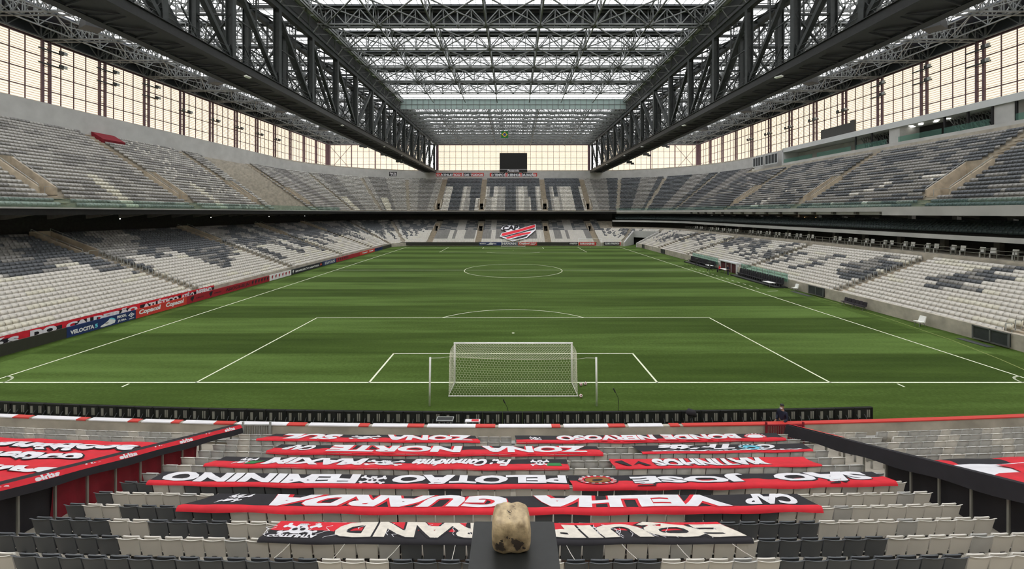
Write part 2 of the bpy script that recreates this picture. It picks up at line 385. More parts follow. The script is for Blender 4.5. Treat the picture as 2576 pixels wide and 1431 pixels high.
# right side: middle hospitality level
IR = N_FAR+3
tier('wall_right_middle_slab', [(19, 8.12), (13.0, 8.12), (13.0, 7.58), (19, 7.58)], IR, N_END, concrete_pale, 'pale edge of the hospitality floor on the right')
tier('wall_right_terrace_back', [(18, 5.7), (18, 7.6)], IR, N_END, concrete_shade, 'dark wall behind the terrace tables')
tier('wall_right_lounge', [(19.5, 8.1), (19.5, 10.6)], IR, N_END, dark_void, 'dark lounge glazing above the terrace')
b = MB()
for i in range(22):
    y = -3+i*6.2
    if y > 101: break
    b.span(RX+R0+16.6, RX+R0+17.2, y, y+.6, 5.7, 7.6); b.span(RX+R0+18.2, RX+R0+18.8, y, y+.6, 8.1, 10.5)
o = b.build('wall_right_columns', mat('concrete_column', (.13, .125, .11), .8, noise=.2)); tag(o, 'concrete columns along the hospitality floors', kind='structure')
# brackets under the left and right deck
b = MB()
for i in range(26):
    y = 1+i*4.65
    for sgn in (-1, 1):
        if y < 101: b.add([(sgn*52.9, y, 10.95), (sgn*52.9, y+.5, 10.95), (sgn*52.9, y+.5, 10.6), (sgn*52.9, y, 10.6), (sgn*56.5, y, 10.6), (sgn*56.5, y+.5, 10.6), (sgn*56.5, y+.5, 10.0), (sgn*56.5, y, 10.0)],
              [(0, 1, 2, 3), (2, 1, 5, 6), (3, 2, 6, 7), (0, 3, 7, 4), (4, 7, 6, 5), (0, 4, 5, 1)])
o = b.build('ceiling_brackets', mat('bracket_concrete', (.10, .095, .08), .8, noise=.2)); tag(o, 'concrete brackets under the upper decks', kind='structure')

# tunnel in the far right corner
def pol(t, deg, z): a_ = math.radians(deg); return (RX+(R0+t)*math.cos(a_), RY1+(R0+t)*math.sin(a_), z)
b = MB()
for deg, sg in ((56.25, 1), (26.25, -1)):
    def wl(t, z, q, deg=deg, sg=sg): p = pol(t, deg, z); a_ = math.radians(deg); return (p[0]-math.sin(a_)*q*sg, p[1]+math.cos(a_)*q*sg, z)
    b.prism([(-.05, 0), (-.05, 1.3), (.4, 1.5), (9.3, 4.75), (9.3, 0)], lambda t, z, q, wl=wl: wl(t, z, q), -.12, .3, 0)
n = 8
for i in range(n):
    d0, d1 = 26.25+30*i/n, 26.25+30*(i+1)/n
    b.add([pol(9.1, d0, 2.5), pol(9.1, d1, 2.5), pol(9.1, d1, 4.7), pol(9.1, d0, 4.7)], [(0, 1, 2, 3)], 0); b.add([pol(11, d0, 0), pol(11, d1, 0), pol(11, d1, 2.6), pol(11, d0, 2.6)], [(0, 1, 2, 3)], 1)
    b.add([pol(9.1, d0, 2.5), pol(9.1, d1, 2.5), pol(11, d1, 2.5), pol(11, d0, 2.5)], [(0, 1, 2, 3)], 1); b.add([pol(9.1, d0, 4.7), pol(9.1, d1, 4.7), pol(9.4, d1, 4.7), pol(9.4, d0, 4.7)], [(0, 1, 2, 3)], 0)
for dg_ in (26.25, 56.25): b.add([pol(9.0, dg_, 0), pol(22, dg_, 0), pol(22, dg_, 5.6), pol(9.0, dg_, 4.6)], [(0, 1, 2, 3)], 1)
o = b.build('wall_tunnel', [concrete_pale, dark_void]); tag(o, 'concrete tunnel mouth in the far right corner of the bowl', kind='structure')

# ------------------------------------------------------------------ vomitories
def vomitory(name, label, x, y, rz, z, wd=2.2, dp=5.6, h=2.3, slope=.6625):
    """opening cut in a tier: local +y points to the pitch, origin on the tread at its mouth"""
    t = MB(); w2 = wd/2; top = z+dp*slope
    for s in (-1, 1):
        P = [(.05, z-.6), (.05, z+.55), (-dp, top+.75), (-dp-.15, top+.75), (-dp-.15, z-.6)]
        t.prism(P, lambda a, c, q, s=s: (s*(w2-.02-q), a, c), 0, .2, 0)
    zb = z-.3; ih = min(h, top-zb-.3)
    t.span(-w2, w2, -dp-.15, -dp+.15, zb+ih, top+.75, 0)
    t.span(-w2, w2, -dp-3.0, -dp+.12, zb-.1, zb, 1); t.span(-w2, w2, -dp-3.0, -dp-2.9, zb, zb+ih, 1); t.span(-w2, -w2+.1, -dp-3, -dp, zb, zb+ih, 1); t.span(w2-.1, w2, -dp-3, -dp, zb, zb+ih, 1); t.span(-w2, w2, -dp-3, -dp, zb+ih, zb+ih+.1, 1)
    t.span(-w2, w2, -dp, .05, zb-.15, zb, 0)
    for s in (-1, 1):
        xx = s*(w2-.1)
        t.bar((xx, 0, z+.85), (xx, -dp, top+1.05), .05, .05, 2)
        for q in range(5): f = q/4; t.bar((xx, -dp*f, z+.5+(top+.2-z)*f), (xx, -dp*f, z+.85+(top+.2-z)*f), .04, .04, 2)
    t.bar((-w2+.2, .02, z+.6), (w2*.3, .02, z+.6), .04, .04, 2); t.bar((w2*.3, .02, zb), (w2*.3, .02, z+.6), .04, .04, 2)
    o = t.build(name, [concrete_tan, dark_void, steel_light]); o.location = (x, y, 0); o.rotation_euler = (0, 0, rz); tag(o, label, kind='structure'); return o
VOM = []   # (region, s0, s1, k0, k1) with seats left out
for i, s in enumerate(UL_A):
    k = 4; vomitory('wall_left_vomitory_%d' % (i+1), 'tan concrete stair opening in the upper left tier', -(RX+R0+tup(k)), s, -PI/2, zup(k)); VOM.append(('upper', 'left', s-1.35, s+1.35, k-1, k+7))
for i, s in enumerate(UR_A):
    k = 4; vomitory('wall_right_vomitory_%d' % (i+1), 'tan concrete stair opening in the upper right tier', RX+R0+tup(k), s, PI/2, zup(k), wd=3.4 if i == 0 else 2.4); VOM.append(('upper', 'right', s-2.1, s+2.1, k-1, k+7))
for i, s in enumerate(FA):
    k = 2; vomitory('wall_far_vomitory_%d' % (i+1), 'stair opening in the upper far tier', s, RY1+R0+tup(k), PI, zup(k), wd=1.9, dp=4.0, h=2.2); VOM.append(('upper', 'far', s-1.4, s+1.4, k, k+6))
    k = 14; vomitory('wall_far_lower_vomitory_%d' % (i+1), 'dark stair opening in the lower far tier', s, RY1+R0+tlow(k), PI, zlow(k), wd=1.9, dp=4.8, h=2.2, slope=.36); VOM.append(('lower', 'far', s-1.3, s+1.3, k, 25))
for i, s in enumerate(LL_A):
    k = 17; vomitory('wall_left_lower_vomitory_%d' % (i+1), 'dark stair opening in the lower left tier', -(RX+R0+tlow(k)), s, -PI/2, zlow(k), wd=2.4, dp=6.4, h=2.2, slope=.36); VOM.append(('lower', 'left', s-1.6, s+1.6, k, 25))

# aisles: half-height steps in tan concrete and hoop rails
ai = MB(); 
def aisle(level, side, s, k0, k1, wd):
    tf, zf = (tlow, zlow) if level == 'lower' else (tup, zup)
    rise = .288 if level == 'lower' else .53
    for k in range(k0, k1):
        t = tf(k); z = zf(k)
        for q, (ta, tb, zz) in enumerate(((t-.02, t+.8, z+.012), (t+.45, t+.8, z+rise*.5))):
            if side == 'left': ai.span(-(RX+R0+tb), -(RX+R0+ta), s-wd/2, s+wd/2, zz-.1, zz)
            elif side == 'right': ai.span(RX+R0+ta, RX+R0+tb, s-wd/2, s+wd/2, zz-.1, zz)
            else: ai.span(s-wd/2, s+wd/2, RY1+R0+ta, RY1+R0+tb, zz-.1, zz)
for s in LL_A: aisle('lower', 'left', s, 0, 17, 1.3)
for s in LR_A: aisle('lower', 'right', s, 0, 15, 1.3)
for s in FA: aisle('lower', 'far', s, 0, 14, 2.0); aisle('upper', 'far', s, 8, 25, 1.9); aisle('upper', 'far', s, 0, 2, 1.6)
for s in UL_A: aisle('upper', 'left', s, 11, 25, 1.6); aisle('upper', 'left', s, 0, 4, 1.6)
for s in UR_A: aisle('upper', 'right', s, 11, 22, 1.3); aisle('upper', 'right', s, 0, 3, 1.3)
o = ai.build('wall_aisle_steps', concrete_tan); tag(o, 'tan concrete steps of the aisles between seat blocks', kind='structure')
def hoops(side, s, k0, k1, n, label):
    m = MB()
    for k in range(k0, k1):
        t = tlow(k)+.15; z = zlow(k); x = -(RX+R0+t) if side == 'left' else RX+R0+t; dx = -.5 if side == 'left' else .5
        y = s+.8
        m.bar((x, y, z), (x, y, z+.85), .05); m.bar((x+dx, y, z), (x+dx, y, z+.85), .05); m.bar((x, y, z+.85), (x+dx, y, z+.85), .05)
    o = m.build('aisle_rail', steel_light); tag(o, label, 'handrail', 'hoop rails beside the aisles of the lower stands')
for i, s in enumerate(LL_A[:4]): hoops('left', s, 0, 17, i, 'grey hoop rails along the %s aisle of the lower left stand' % ['nearest', 'second nearest', 'third nearest', 'fourth nearest'][i])
for i, s in enumerate(LR_A[:4]): hoops('right', s, 0, 15, i, 'grey hoop rails along the %s aisle of the lower right stand' % ['nearest', 'second nearest', 'third nearest', 'fourth nearest'][i])

# ------------------------------------------------------------------ seats of the far stands: one crowd of seats nobody can count
def hsh(a, b): v = np.sin(a*127.1+b*311.7)*43758.5453; return v-np.floor(v)
SD = dict(white=0, cream=1, light=2, mid=3, dark=4)
def colour(level, side, k, s):
    n = len(s); c = np.zeros(n, int)
    if level == 'lower':
        if side in ('left', 'right', 'cl', 'cr'):
            c0 = np.floor((s+.45*(k % 3))/2.9); h1 = hsh(c0, 5.0); h2 = hsh(c0, 11.0); h3 = hsh(c0, 17.0+math.floor(k/4))
            if side in ('right', 'cr'): c0 = np.floor((s+.7*(k % 4))/2.1); h1 = hsh(c0, 5.0); h2 = hsh(c0, 11.0); h3 = hsh(c0, 17.0+math.floor(k/3)); k0 = 4+np.floor(4*h2); k1 = k0+5+np.floor(7*h1); dk = (k >= k0) & (k < k1) & (h1 > .35) & (h3 > .22)
            else: k0 = 4+np.floor(8*h2); k1 = k0+3+np.floor(11*h1); dk = (k >= k0) & (k < k1) & (h1 > .30); dk |= (k > 11) & (h3 > .45); dk &= ~((h3 < .18) & (k < 16))
            lt = hsh(np.floor(s/2.2), k+9.) > .88
            c = np.where(dk, np.where(hsh(np.floor(s/1.5), k*1.0) > .6, 3, 4), np.where(lt, 1, 0))
            if k > 13 and side in ('left', 'cl'): c = np.where(dk, 4, np.where(lt, 2, 3))
        else:
            iv = [(-26.5, -22.0), (-20.7, -19.3), (-16.3, -13.2), (-11, -7.6), (-6, -2.5), (-.5, 1.8), (3, 8.0), (14.2, 16.4), (18, 19.2), (24.3, 27.5)]
            dk = np.zeros(n, bool)
            for a, b2 in iv: dk |= (s > a) & (s < b2)
            if k < 4: dk &= False
            c = np.where(dk, 3, 0)
            if k > 12: c = np.where((np.abs(s+18.3) < 1.5) | (np.abs(s+6.8) < 1) | (np.abs(s-19.5) < 1.6), 2, np.where(hsh(np.floor(s/2), k+1.) > .6, 3, 4))
    else:
        if side == 'far':
            iv = [(-23.7, -19.3, 0, 25), (-16.7, -12.6, 9, 25), (-15.8, -13.8, 0, 9), (-8.8, -7.3, 10, 25), (-3, 1.2, 0, 25), (5.5, 8.3, 10, 25), (6.5, 8.6, 0, 10), (12.5, 14, 0, 25), (15.6, 17, 10, 25), (22.6, 25.6, 0, 25)]
            dk = np.zeros(n, bool)
            for a, b2, k0, k1 in iv:
                if k0 <= k < k1: dk |= (s > a) & (s < b2)
            if k > 17: dk |= True
            c = np.where(dk, 4, 2); c = np.where(~dk & (hsh(np.floor(s/1.0), 3.) > .5) & (k < 18), 0, c)
            c = np.where(np.abs(s) > 27.6, 2, c)
        elif side in ('left', 'cl'):
            a = hsh(np.floor((s+k*.3)/2.2), float(k)); b2 = hsh(np.floor(s/6.), math.floor(k/4)+1.)
            c = np.where(a*.7+b2*.3 > .60, 3, 2)
            if side == 'left':
                for s0, k0 in ((33, 0), (52, 0)):
                    c = np.where((np.abs(s-(s0+.1*k)) < .9) & (k < 9), 1, c)
                c = np.where((s > 50) & (s < 64) & (hsh(s*3.1, k+.3) > .9), 0, c)
                c = np.where((s > 64), np.where(hsh(np.floor(s/1.6), k+.1) > .55, 3, 2), c)
            else:
                c = np.where((np.floor(s/9) % 3 == 0), 3, 2); c = np.where((hsh(np.floor(s/5), 2.) > .8) & (k < 9), 1, c)
                if k > 17: c = np.where(c == 1, 2, c)
        else:
            a = hsh(np.floor((s)/2.4), float(k)); c = np.where(a > .8, 3, 4)
            if k < 9:
                for s0 in (14., 41., 47., 70.):
                    q = np.abs(s-(s0-k*.9)); c = np.where((q < 1.6) & (hsh(np.floor(s/1.1), k+2.) > .3), 0, c)
            c = np.where((hsh(np.floor(s/11), 8.) > .6) & (a > .45), 3, c)
            if side == 'cr': c = np.where((hsh(np.floor(s/5), 2.) > .86) & (k < 9), 1, np.where(np.floor(s/9) % 3 == 0, 3, 4))
    return c
def seat_lists():
    out = []
    for level, nrow in (('lower', 25), ('upper', 25)):
        for side in ('left', 'cl', 'far', 'cr', 'right'):
            for k in range(nrow):
                if level == 'lower' and side == 'right' and k >= 15: continue
                if level == 'lower' and side == 'cr' and k >= 15: continue
                if level == 'upper' and side == 'right' and k >= 21: continue
                t = (tlow(k) if level == 'lower' else tup(k))+.55; z = zlow(k) if level == 'lower' else zup(k)
                P = path(t, side); s = P[:, 3]; keep = np.ones(len(s), bool)
                al = {('lower', 'left'): LL_A, ('lower', 'right'): LR_A, ('lower', 'far'): FA, ('upper', 'far'): FA, ('upper', 'left'): UL_A, ('upper', 'right'): UR_A}.get((level, side), [])
                hw = 1.05 if side == 'far' else .8
                for a in al: keep &= np.abs(s-a) > hw
                for (lv, sd, s0, s1, k0, k1) in VOM:
                    if lv == level and sd == side and k0 <= k < k1: keep &= (s < s0) | (s > s1)
                if side in ('cl', 'cr'):
                    for a in ((22, 50, 74) if level == 'upper' else (30, 62)): keep &= np.abs(s-a)*(R0+t)*PI/180 > .6
                if level == 'upper' and side == 'left': keep &= ~((s > 68.5+.12*k) & (s < 86.0+.12*k))
                if level == 'lower' and side == 'cr' and k < 11: keep &= (s < 24.5) | (s > 58)
                P = P[keep]; c = colour(level, side, k, P[:, 3])
                out.append(np.column_stack([P[:, 0], P[:, 1], np.full(len(P), z), P[:, 2], c]))
    return out
def tmpl(boxes):
    vs, fs = [], []
    for (x0, x1, yb, yt, z0, z1, th) in boxes:      # slab leaning back: at z0 its front is y=yb, at z1 y=yt, thickness th behind
        o = len(vs)
        vs += [(x0, yb, z0), (x1, yb, z0), (x1, yt, z1), (x0, yt, z1), (x0, yb-th, z0), (x1, yb-th, z0), (x1, yt-th, z1), (x0, yt-th, z1)]
        fs += [(o+1, o, o+3, o+2), (o+4, o+5, o+6, o+7), (o+3, o+7, o+6, o+2), (o, o+4, o+7, o+3), (o+5, o+1, o+2, o+6), (o, o+1, o+5, o+4)]
    return np.array(vs, float), np.array(fs, int)
FAR_T = tmpl([(-.243, .243, -.02, -.12, .32, .80, .05), (-.225, .225, .12, .02, .40, .72, .05)])
def seat_mesh(name, A, T, mats):
    tv, tf = T; n = len(A); c = np.cos(A[:, 3])[:, None]; s = np.sin(A[:, 3])[:, None]
    x = tv[None, :, 0]*c-tv[None, :, 1]*s+A[:, 0:1]; y = tv[None, :, 0]*s+tv[None, :, 1]*c+A[:, 1:2]; z = tv[None, :, 2]+A[:, 2:3]
    V = np.stack([x, y, z], 2).reshape(-1, 3)
    Fc = (tf[None]+(np.arange(n)*len(tv))[:, None, None]).reshape(-1, 4)
    me = bpy.data.meshes.new(name); me.vertices.add(len(V)); me.vertices.foreach_set('co', V.ravel())
    me.loops.add(Fc.size); me.loops.foreach_set('vertex_index', Fc.ravel().astype(np.int32))
    me.polygons.add(len(Fc)); me.polygons.foreach_set('loop_start', (np.arange(len(Fc))*4).astype(np.int32))
    for m in mats: me.materials.append(m)
    me.polygons.foreach_set('material_index', np.repeat(A[:, 4].astype(np.int32), len(tf)))
    me.update(calc_edges=True)
    o = bpy.data.objects.new(name, me); COL.objects.link(o); return o
SEATM = [seat_white, seat_cream, seat_light, seat_mid, seat_dark]
A_far = seat_lists()
# ------------------------------------------------------------------ near stand: concrete
def Yr(k): return -8.5-.8*k
def Zr(k): return .26+.21*k           # tread of row k
def Zb(k): return 1.09+.21*k          # top of the backrests of row k
XS = np.linspace(-40, 40, 61)
def strip(mb, prof, xs=XS, mi=0):
    mb.grid(lambda u, v: (0, 0, 0), 0, 0) if False else None
    o = len(mb.v); n = len(xs)
    for y, z in prof: mb.v.extend([(x, y+ycv(x), z) for x in xs])
    for j in range(len(prof)-1):
        for i in range(n-1): a = o+j*n+i; mb.f.append((a, a+n, a+n+1, a+1)); mb.m.append(mi)
b = MB(); pr = [(-7.3, 0), (-7.3, .99), (-7.5, .99), (-7.5, .36), (-7.72, .36), (-7.72, .2), (-8.0, .2)]
for k in range(19): pr += [(Yr(k)+.5, Zr(k)), (Yr(k)-.3, Zr(k))]
pr += [(Yr(19)+.5, 6.0), (-26, 6.0)]
strip(b, pr); o = b.build('wall_near_terrace', concrete); tag(o, 'stepped concrete and front wall of the stand below the camera', kind='structure')
b = MB(); strip(b, [(-7.72, .365), (-7.72, .30), (-7.80, .30)]); strip(b, [(-7.49, .37), (-7.76, .37)])
o = b.build('wall_near_ledge', concrete_pale); tag(o, 'pale kerb at the foot of the front wall', kind='structure')
# upper deck behind and under the camera
b = MB(); b.span(-40, 40, -25.2, -24.98, 7.6, 9.0); b.span(-40, 40, -43, -25.2, 7.5, 7.8)
for k in range(22): b.span(-70, 70, -26.6-.75*(k+1), -26.6-.75*k, 7.8, 8.3+.75*k)
o = b.build('wall_near_upper_tier', concrete); tag(o, 'parapet and deck the camera stands on', kind='structure')
b = MB(); b.span(-76, 76, -44.2, -43.9, 0, 28); b.span(-76.3, -76, -44, 146.5, 0, 28.0); b.span(76, 76.3, -44, 146.5, 0, 28.0); b.span(-76, 76, 146.5, 146.8, 0, 28.0)
o = b.build('wall_outer', concrete_pale); tag(o, 'outer walls of the stadium', kind='structure')

# ------------------------------------------------------------------ near seats
def make_seat(m, name='stadium_seat'):
    r = empty(name)
    th = .018
    def back(u, v, off=0):
        x = (u*2-1)*(.222+.020*v); q = (u*2-1)**2
        z = .34+.49*v; y = -.02-.09*v+.03*q*(1-.3*v)-off
        if v > .86: e = (v-.86)/.14; y -= .035*e*e; z = .34+.49*.86+.0686*math.sin(e*1.45)-.014*e*e+.012*q
        return (x, y, z)
    b = MB(); NU, NV = 8, 9
    b.grid(lambda u, v: back(1-u, v), NU, NV); b.grid(lambda u, v: back(u, v, th), NU, NV)
    rim = [(u/NU, 0) for u in range(NU)]+[(1, v/NV) for v in range(NV)]+[(1-u/NU, 1) for u in range(NU)]+[(0, 1-v/NV) for v in range(NV)]
    vs = [back(*p) for p in rim]+[back(*p, off=th) for p in rim]; n = len(rim)
    b.add(vs, [(i, (i+1) % n, n+(i+1) % n, n+i) for i in range(n)])
    bk = b.build('backrest', m, r, smooth=True); b = MB(); b.span(-.055, .055, -.075, -.062, .365, .395); b.build('number_plate', steel_black, bk)
    b = MB()
    def pan(u, v, off=0):
        x = (u*2-1)*.20*(1-.06*v); z = .40+.385*v; y = .055-.085*v+.02*math.sin(v*PI)+off-.01*(1-(u*2-1)**2)
        return (x, y, z)
    b.grid(lambda u, v: pan(1-u, v, .035), 6, 6); b.grid(lambda u, v: pan(u, v), 6, 6)
    rim = [(u/6, 0) for u in range(6)]+[(1, v/6) for v in range(6)]+[(1-u/6, 1) for u in range(6)]+[(0, 1-v/6) for v in range(6)]
    vs = [pan(*p, off=.035) for p in rim]+[pan(*p) for p in rim]; n = len(rim)
    b.add(vs, [(i, (i+1) % n, n+(i+1) % n, n+i) for i in range(n)])
    b.build('seat_pan', m, r, smooth=True)
    b = MB(); b.span(-.03, .03, .02, .10, 0, .44); b.span(-.24, .24, .02, .06, .32, .37)
    b.build('bracket', steel_black, r)
    return r
protos = {}
for nm, m in (('white', seat_white), ('light', mat('seat_greyish_white', (.52, .52, .50), .45, noise=.06)), ('dark', seat_dark)):
    protos[nm] = make_seat(m)
used = {}
def near_col(k, i):
    h = math.sin(k*7.3+3)*.5+.5; j = i-(0 if i > 0 else 0)
    blocks = {12: [(-21, -9), (-5, -1), (3, 6), (12, 19)], 11: [(-24, -19), (-5, -2), (2, 4), (12, 17)], 10: [(-24, -21), (-18, -15), (9, 15)], 9: [(-24, -24), (-21, -16), (10, 14), (2, 4)], 8: [(-24, -24), (-16, -13), (-5, -3), (5, 8), (10, 13)], 7: [(-24, -23), (-20, -13), (-5, -4), (5, 12)]}
    for a, c in blocks.get(k, []):
        if a <= i <= c: return 'dark'
    return 'light' if (k*5+i) % 7 == 0 else 'white'
def seat_x(i):       # i = -24..-1, 1..24
    return (-.06-.25-.5*(-i-1)) if i < 0 else (.06+.25+.5*(i-1))
ROWN = {12: 'nearest row', 11: 'second nearest row', 10: 'third nearest row', 9: 'fourth nearest row', 8: 'fifth nearest row', 7: 'sixth nearest row'}
CN = {'white': 'off-white', 'light': 'greyish white', 'dark': 'dark grey'}
nseat = 0
for k in range(12, 6, -1):
    for i in list(range(-24, 0))+list(range(1, 25)):
        x = seat_x(i); d = 18.3-.8*k
        if abs(x)/d > 1.275: continue
        if k == 12 and abs(x) < .80: continue
        if k == 11 and abs(x) < .5: continue
        c = near_col(k, i); loc = (x, Yr(k)+ycv(x)+.1, Zr(k)); rz = math.atan(.0032*x)+random.uniform(-.012, .012)
        if c not in used: r = protos[c]; used[c] = 1; r.location = loc; r.rotation_euler = (0, 0, rz)
        else: r = dup(protos[c], loc, rz)
        side = 'left' if i < 0 else 'right'
        tag(r, '%s folding seat in the %s, %s seat %s of the black pedestal' % (CN[c], ROWN[k], ORD[abs(i)-1], side), 'seat', 'folding seats in the near block'); nseat += 1
print('near seats', nseat)
# the rest of all seats
A = [A_far[i] for i in range(len(A_far))]
for k in range(0, 7):
    for i in list(range(-24, 0))+list(range(1, 25)):
        x = seat_x(i); A.append(np.array([[x, Yr(k)+ycv(x)+.1, Zr(k), math.atan(.0032*x), 5 if (k*3+i) % 4 else 0]]))
for k in range(0, 14):
    for sgn in (-1, 1):
        x = 13.9
        while x < 34:
            if not (sgn > 0 and k < 2 and 15.6 < x < 16.2): A.append(np.array([[sgn*x, Yr(k)+ycv(x)+.1, Zr(k), math.atan(.0032*sgn*x), 5 if int(x*7.3+k) % 3 else 0]]))
            x += .5
A = np.concatenate(A)
NEAR_T = tmpl([(-.235, .235, -.01, -.11, .32, .80, .03), (-.235, .235, -.11, -.15, .80, .83, .03), (-.20, .20, .07, -.02, .40, .77, .04), (-.03, .03, .05, .05, 0, .40, .05)])
near = A[:, 1] < -4
o1 = seat_mesh('stadium_seats', A[~near], FAR_T, SEATM)
SEATM.append(MATS['seat_greyish_white']); o1.data.materials.append(SEATM[5]); tmp = seat_mesh('stadium_seats_tmp', A[near], NEAR_T, SEATM)
bm = bmesh.new(); bm.from_mesh(o1.data); bm.from_mesh(tmp.data); bm.to_mesh(o1.data); bm.free(); bpy.data.objects.remove(tmp)
tag(o1, 'all the farther white and grey seats filling the stands around the pitch', 'seats', kind='stuff')
print('far seats', len(A))

# ------------------------------------------------------------------ banners over the seats
def skull(mb, fn, mi, mk):
    """skull on crossed bones in the unit square"""
    for sx in (0, 1):
        P = lambda a, c: (a if not sx else 1-a, c)
        mb.add([fn(*P(.05, .30)), fn(*P(.12, .18)), fn(*P(.95, .72)), fn(*P(.88, .84))], [(0, 1, 2, 3)], mi)
        for (cx, cy) in ((.05, .30), (.12, .16), (.95, .70), (.88, .86)):
            q = [P(cx+.06*math.cos(t), cy+.09*math.sin(t)) for t in [i*PI/4 for i in range(8)]]; mb.add([fn(*p) for p in q], [tuple(range(8))], mi)
    q = [(.5+.24*math.cos(t), .60+.30*math.sin(t)) for t in [i*PI/8 for i in range(16)]]; mb.add([fn(*p, 1) for p in q], [tuple(range(16))], mi)
    mb.add([fn(.36, .40, 1), fn(.64, .40, 1), fn(.61, .16, 1), fn(.39, .16, 1)], [(0, 1, 2, 3)], mi)
    for cx in (.40, .60):
        q = [(cx+.07*math.cos(t), .58+.09*math.sin(t)) for t in [i*PI/4 for i in range(8)]]; mb.add([fn(*p, 2) for p in q], [tuple(range(8))], mk)
    mb.add([fn(.5, .5, 2), fn(.46, .40, 2), fn(.54, .40, 2)], [(0, 1, 2)], mk)
    for i in range(4): mb.add([fn(.40+.055*i, .30, 2), fn(.41+.055*i, .30, 2), fn(.41+.055*i, .18, 2), fn(.40+.055*i, .18, 2)], [(0, 1, 2, 3)], mk)
def banner(name, label, k, top, bot, split, colours, items, group='long banners laid over the near seats', hem=.14, ropes=0, sag=.02, seed=0, k2=None):
    """top / bot: pixel columns of the far and near edge at rows k, k+1. colours: (far band, near band); split: share of the far band"""
    k2 = k+1 if k2 is None else k2
    dt, db = 18.3-.8*k, 18.3-.8*k2
    tx = [X_at(p, dt) for p in top]; bx = [X_at(p, db) for p in bot]
    rnd = random.Random(seed); ph = [rnd.uniform(0, 6) for _ in range(4)]
    def S(a, c, off=0.0):
        cc = min(c, 1.0); x0 = tx[0]+(bx[0]-tx[0])*cc; x1 = tx[1]+(bx[1]-tx[1])*cc; x = x0+(x1-x0)*a
        kk = k+(k2-k)*cc; y = Yr(kk)+ycv(x)-.02; z = Zb(kk)+.045
        z += -sag*math.sin(PI*cc)+.012*math.sin(x*4.3+ph[0])*math.sin(PI*cc)+.008*math.sin(x*9.1+ph[1]+c*3)*math.sin(PI*cc)
        if c <= 0: pass
        if c > 1: y -= .05+.25*(c-1); z -= (c-1)*1.0*(1+.12*math.sin(x*3.1+ph[2]))
        y += .012*math.sin(x*2.2+ph[3])
        return Vector((x, y, z+off))
    L = abs(bx[1]-bx[0]); nu = max(20, int(L/.16))
    b = MB(); vals = [0, .12, .25, .38, .5, .62, .75, .88, 1.0, 1.0+hem*.5, 1.0+hem]
    o = len(b.v)
    for c in vals:
        for i in range(nu+1): b.v.append(tuple(S(i/nu, c, 0)))
    for j in range(len(vals)-1):
        for i in range(nu): q = o+j*(nu+1)+i; b.f.append((q, q+1, q+nu+2, q+nu+1)); b.m.append(0 if (vals[j]+vals[j+1])/2 < split else 1)
    ob = b.build(name, [MATS[c] for c in colours], smooth=True); tag(ob, label, 'banner', group)
    out, let = MB(), MB(); mats = [white_cloth, black_cloth, red_cloth, cream_cloth, green_cloth, brown_cloth, cyan_paint]; extra = MB()
    for it in items:
        kind = it[0]
        if kind == 'text':
            _, body, xr, xl, c0, c1, mi, omi = it[:8]; shear = it[8] if len(it) > 8 else 0
            m0 = (top[0]+bot[0])/2; m1 = (top[1]+bot[1])/2; ar, al = (xr-m0)/(m1-m0), (xl-m0)/(m1-m0)
            n = max(3, int(abs(ar-al)*L/.3))
            fn = lambda u, v, off=.016: S(ar+(al-ar)*u, c0+(c1-c0)*v, off)
            letters(let, body, fn, mi, bold=.055, shear=shear, cuts=n)
            if omi is not None: letters(out, body, lambda u, v: S(ar+(al-ar)*(u*1.01-.005), c0-.02+(c1-c0+.06)*v, .008), omi, bold=.10, shear=shear, cuts=n)
        elif kind == 'skull':
            _, xr, xl, c0, c1 = it; m0 = (top[0]+bot[0])/2; m1 = (top[1]+bot[1])/2; ar, al = (xr-m0)/(m1-m0), (xl-m0)/(m1-m0)
            skull(extra, lambda u, v, lv=0: S(ar+(al-ar)*u, c0+(c1-c0)*v, .010+.006*lv), 0, 1)
        elif kind == 'disc':
            _, xc, wpx, cols = it; m0 = (top[0]+bot[0])/2; m1 = (top[1]+bot[1])/2; ac = (xc-m0)/(m1-m0); aw = wpx/(m1-m0)/2
            for q, (sc, mi) in enumerate(cols):
                n = 20
                for ring_i in range(4):
                    r0, r1 = sc*ring_i/4, sc*(ring_i+1)/4
                    for i in range(n):
                        t0, t1 = 2*PI*i/n, 2*PI*(i+1)/n
                        extra.add([S(ac+aw*r*math.cos(t), .5+.46*r*math.sin(t), .008+.005*q) for r, t in ((r0, t0), (r1, t0), (r1, t1), (r0, t1))], [(0, 1, 2, 3)], mi)
            for i in range(16):
                t = 2*PI*i/16; r = .82
                extra.add([S(ac+aw*(r+dr)*math.cos(t+dt2), .5+.46*(r+dr)*math.sin(t+dt2), .03) for dr, dt2 in ((-.09, -.09), (.09, -.09), (.09, .09), (-.09, .09))], [(0, 1, 2, 3)], 0)
        elif kind == 'poly':
            _, pts, mi = it; m0 = (top[0]+bot[0])/2; m1 = (top[1]+bot[1])/2
            extra.add([S((p[0]-m0)/(m1-m0), p[1], .014) for p in pts], [tuple(range(len(pts)))], mi)
        elif kind == 'cracks':
            _, xa, xb, n = it; m0 = (top[0]+bot[0])/2; m1 = (top[1]+bot[1])/2
            for q in range(n):
                px = rnd.uniform(xa, xb); c = rnd.uniform(.05, .5)
                for st in range(6):
                    nx = px+rnd.uniform(-14, 14); nc = c+rnd.uniform(.02, .16); 
                    if nc > .97: break
                    A0 = S((px-m0)/(m1-m0), c, .012); B0 = S((nx-m0)/(m1-m0), nc, .012); dd = (B0-A0).normalized(); rr = Vector((-dd.y, dd.x, 0))*.006
                    extra.add([A0-rr, A0+rr, B0+rr, B0-rr], [(0, 1, 2, 3)], 0); px, c = nx, nc
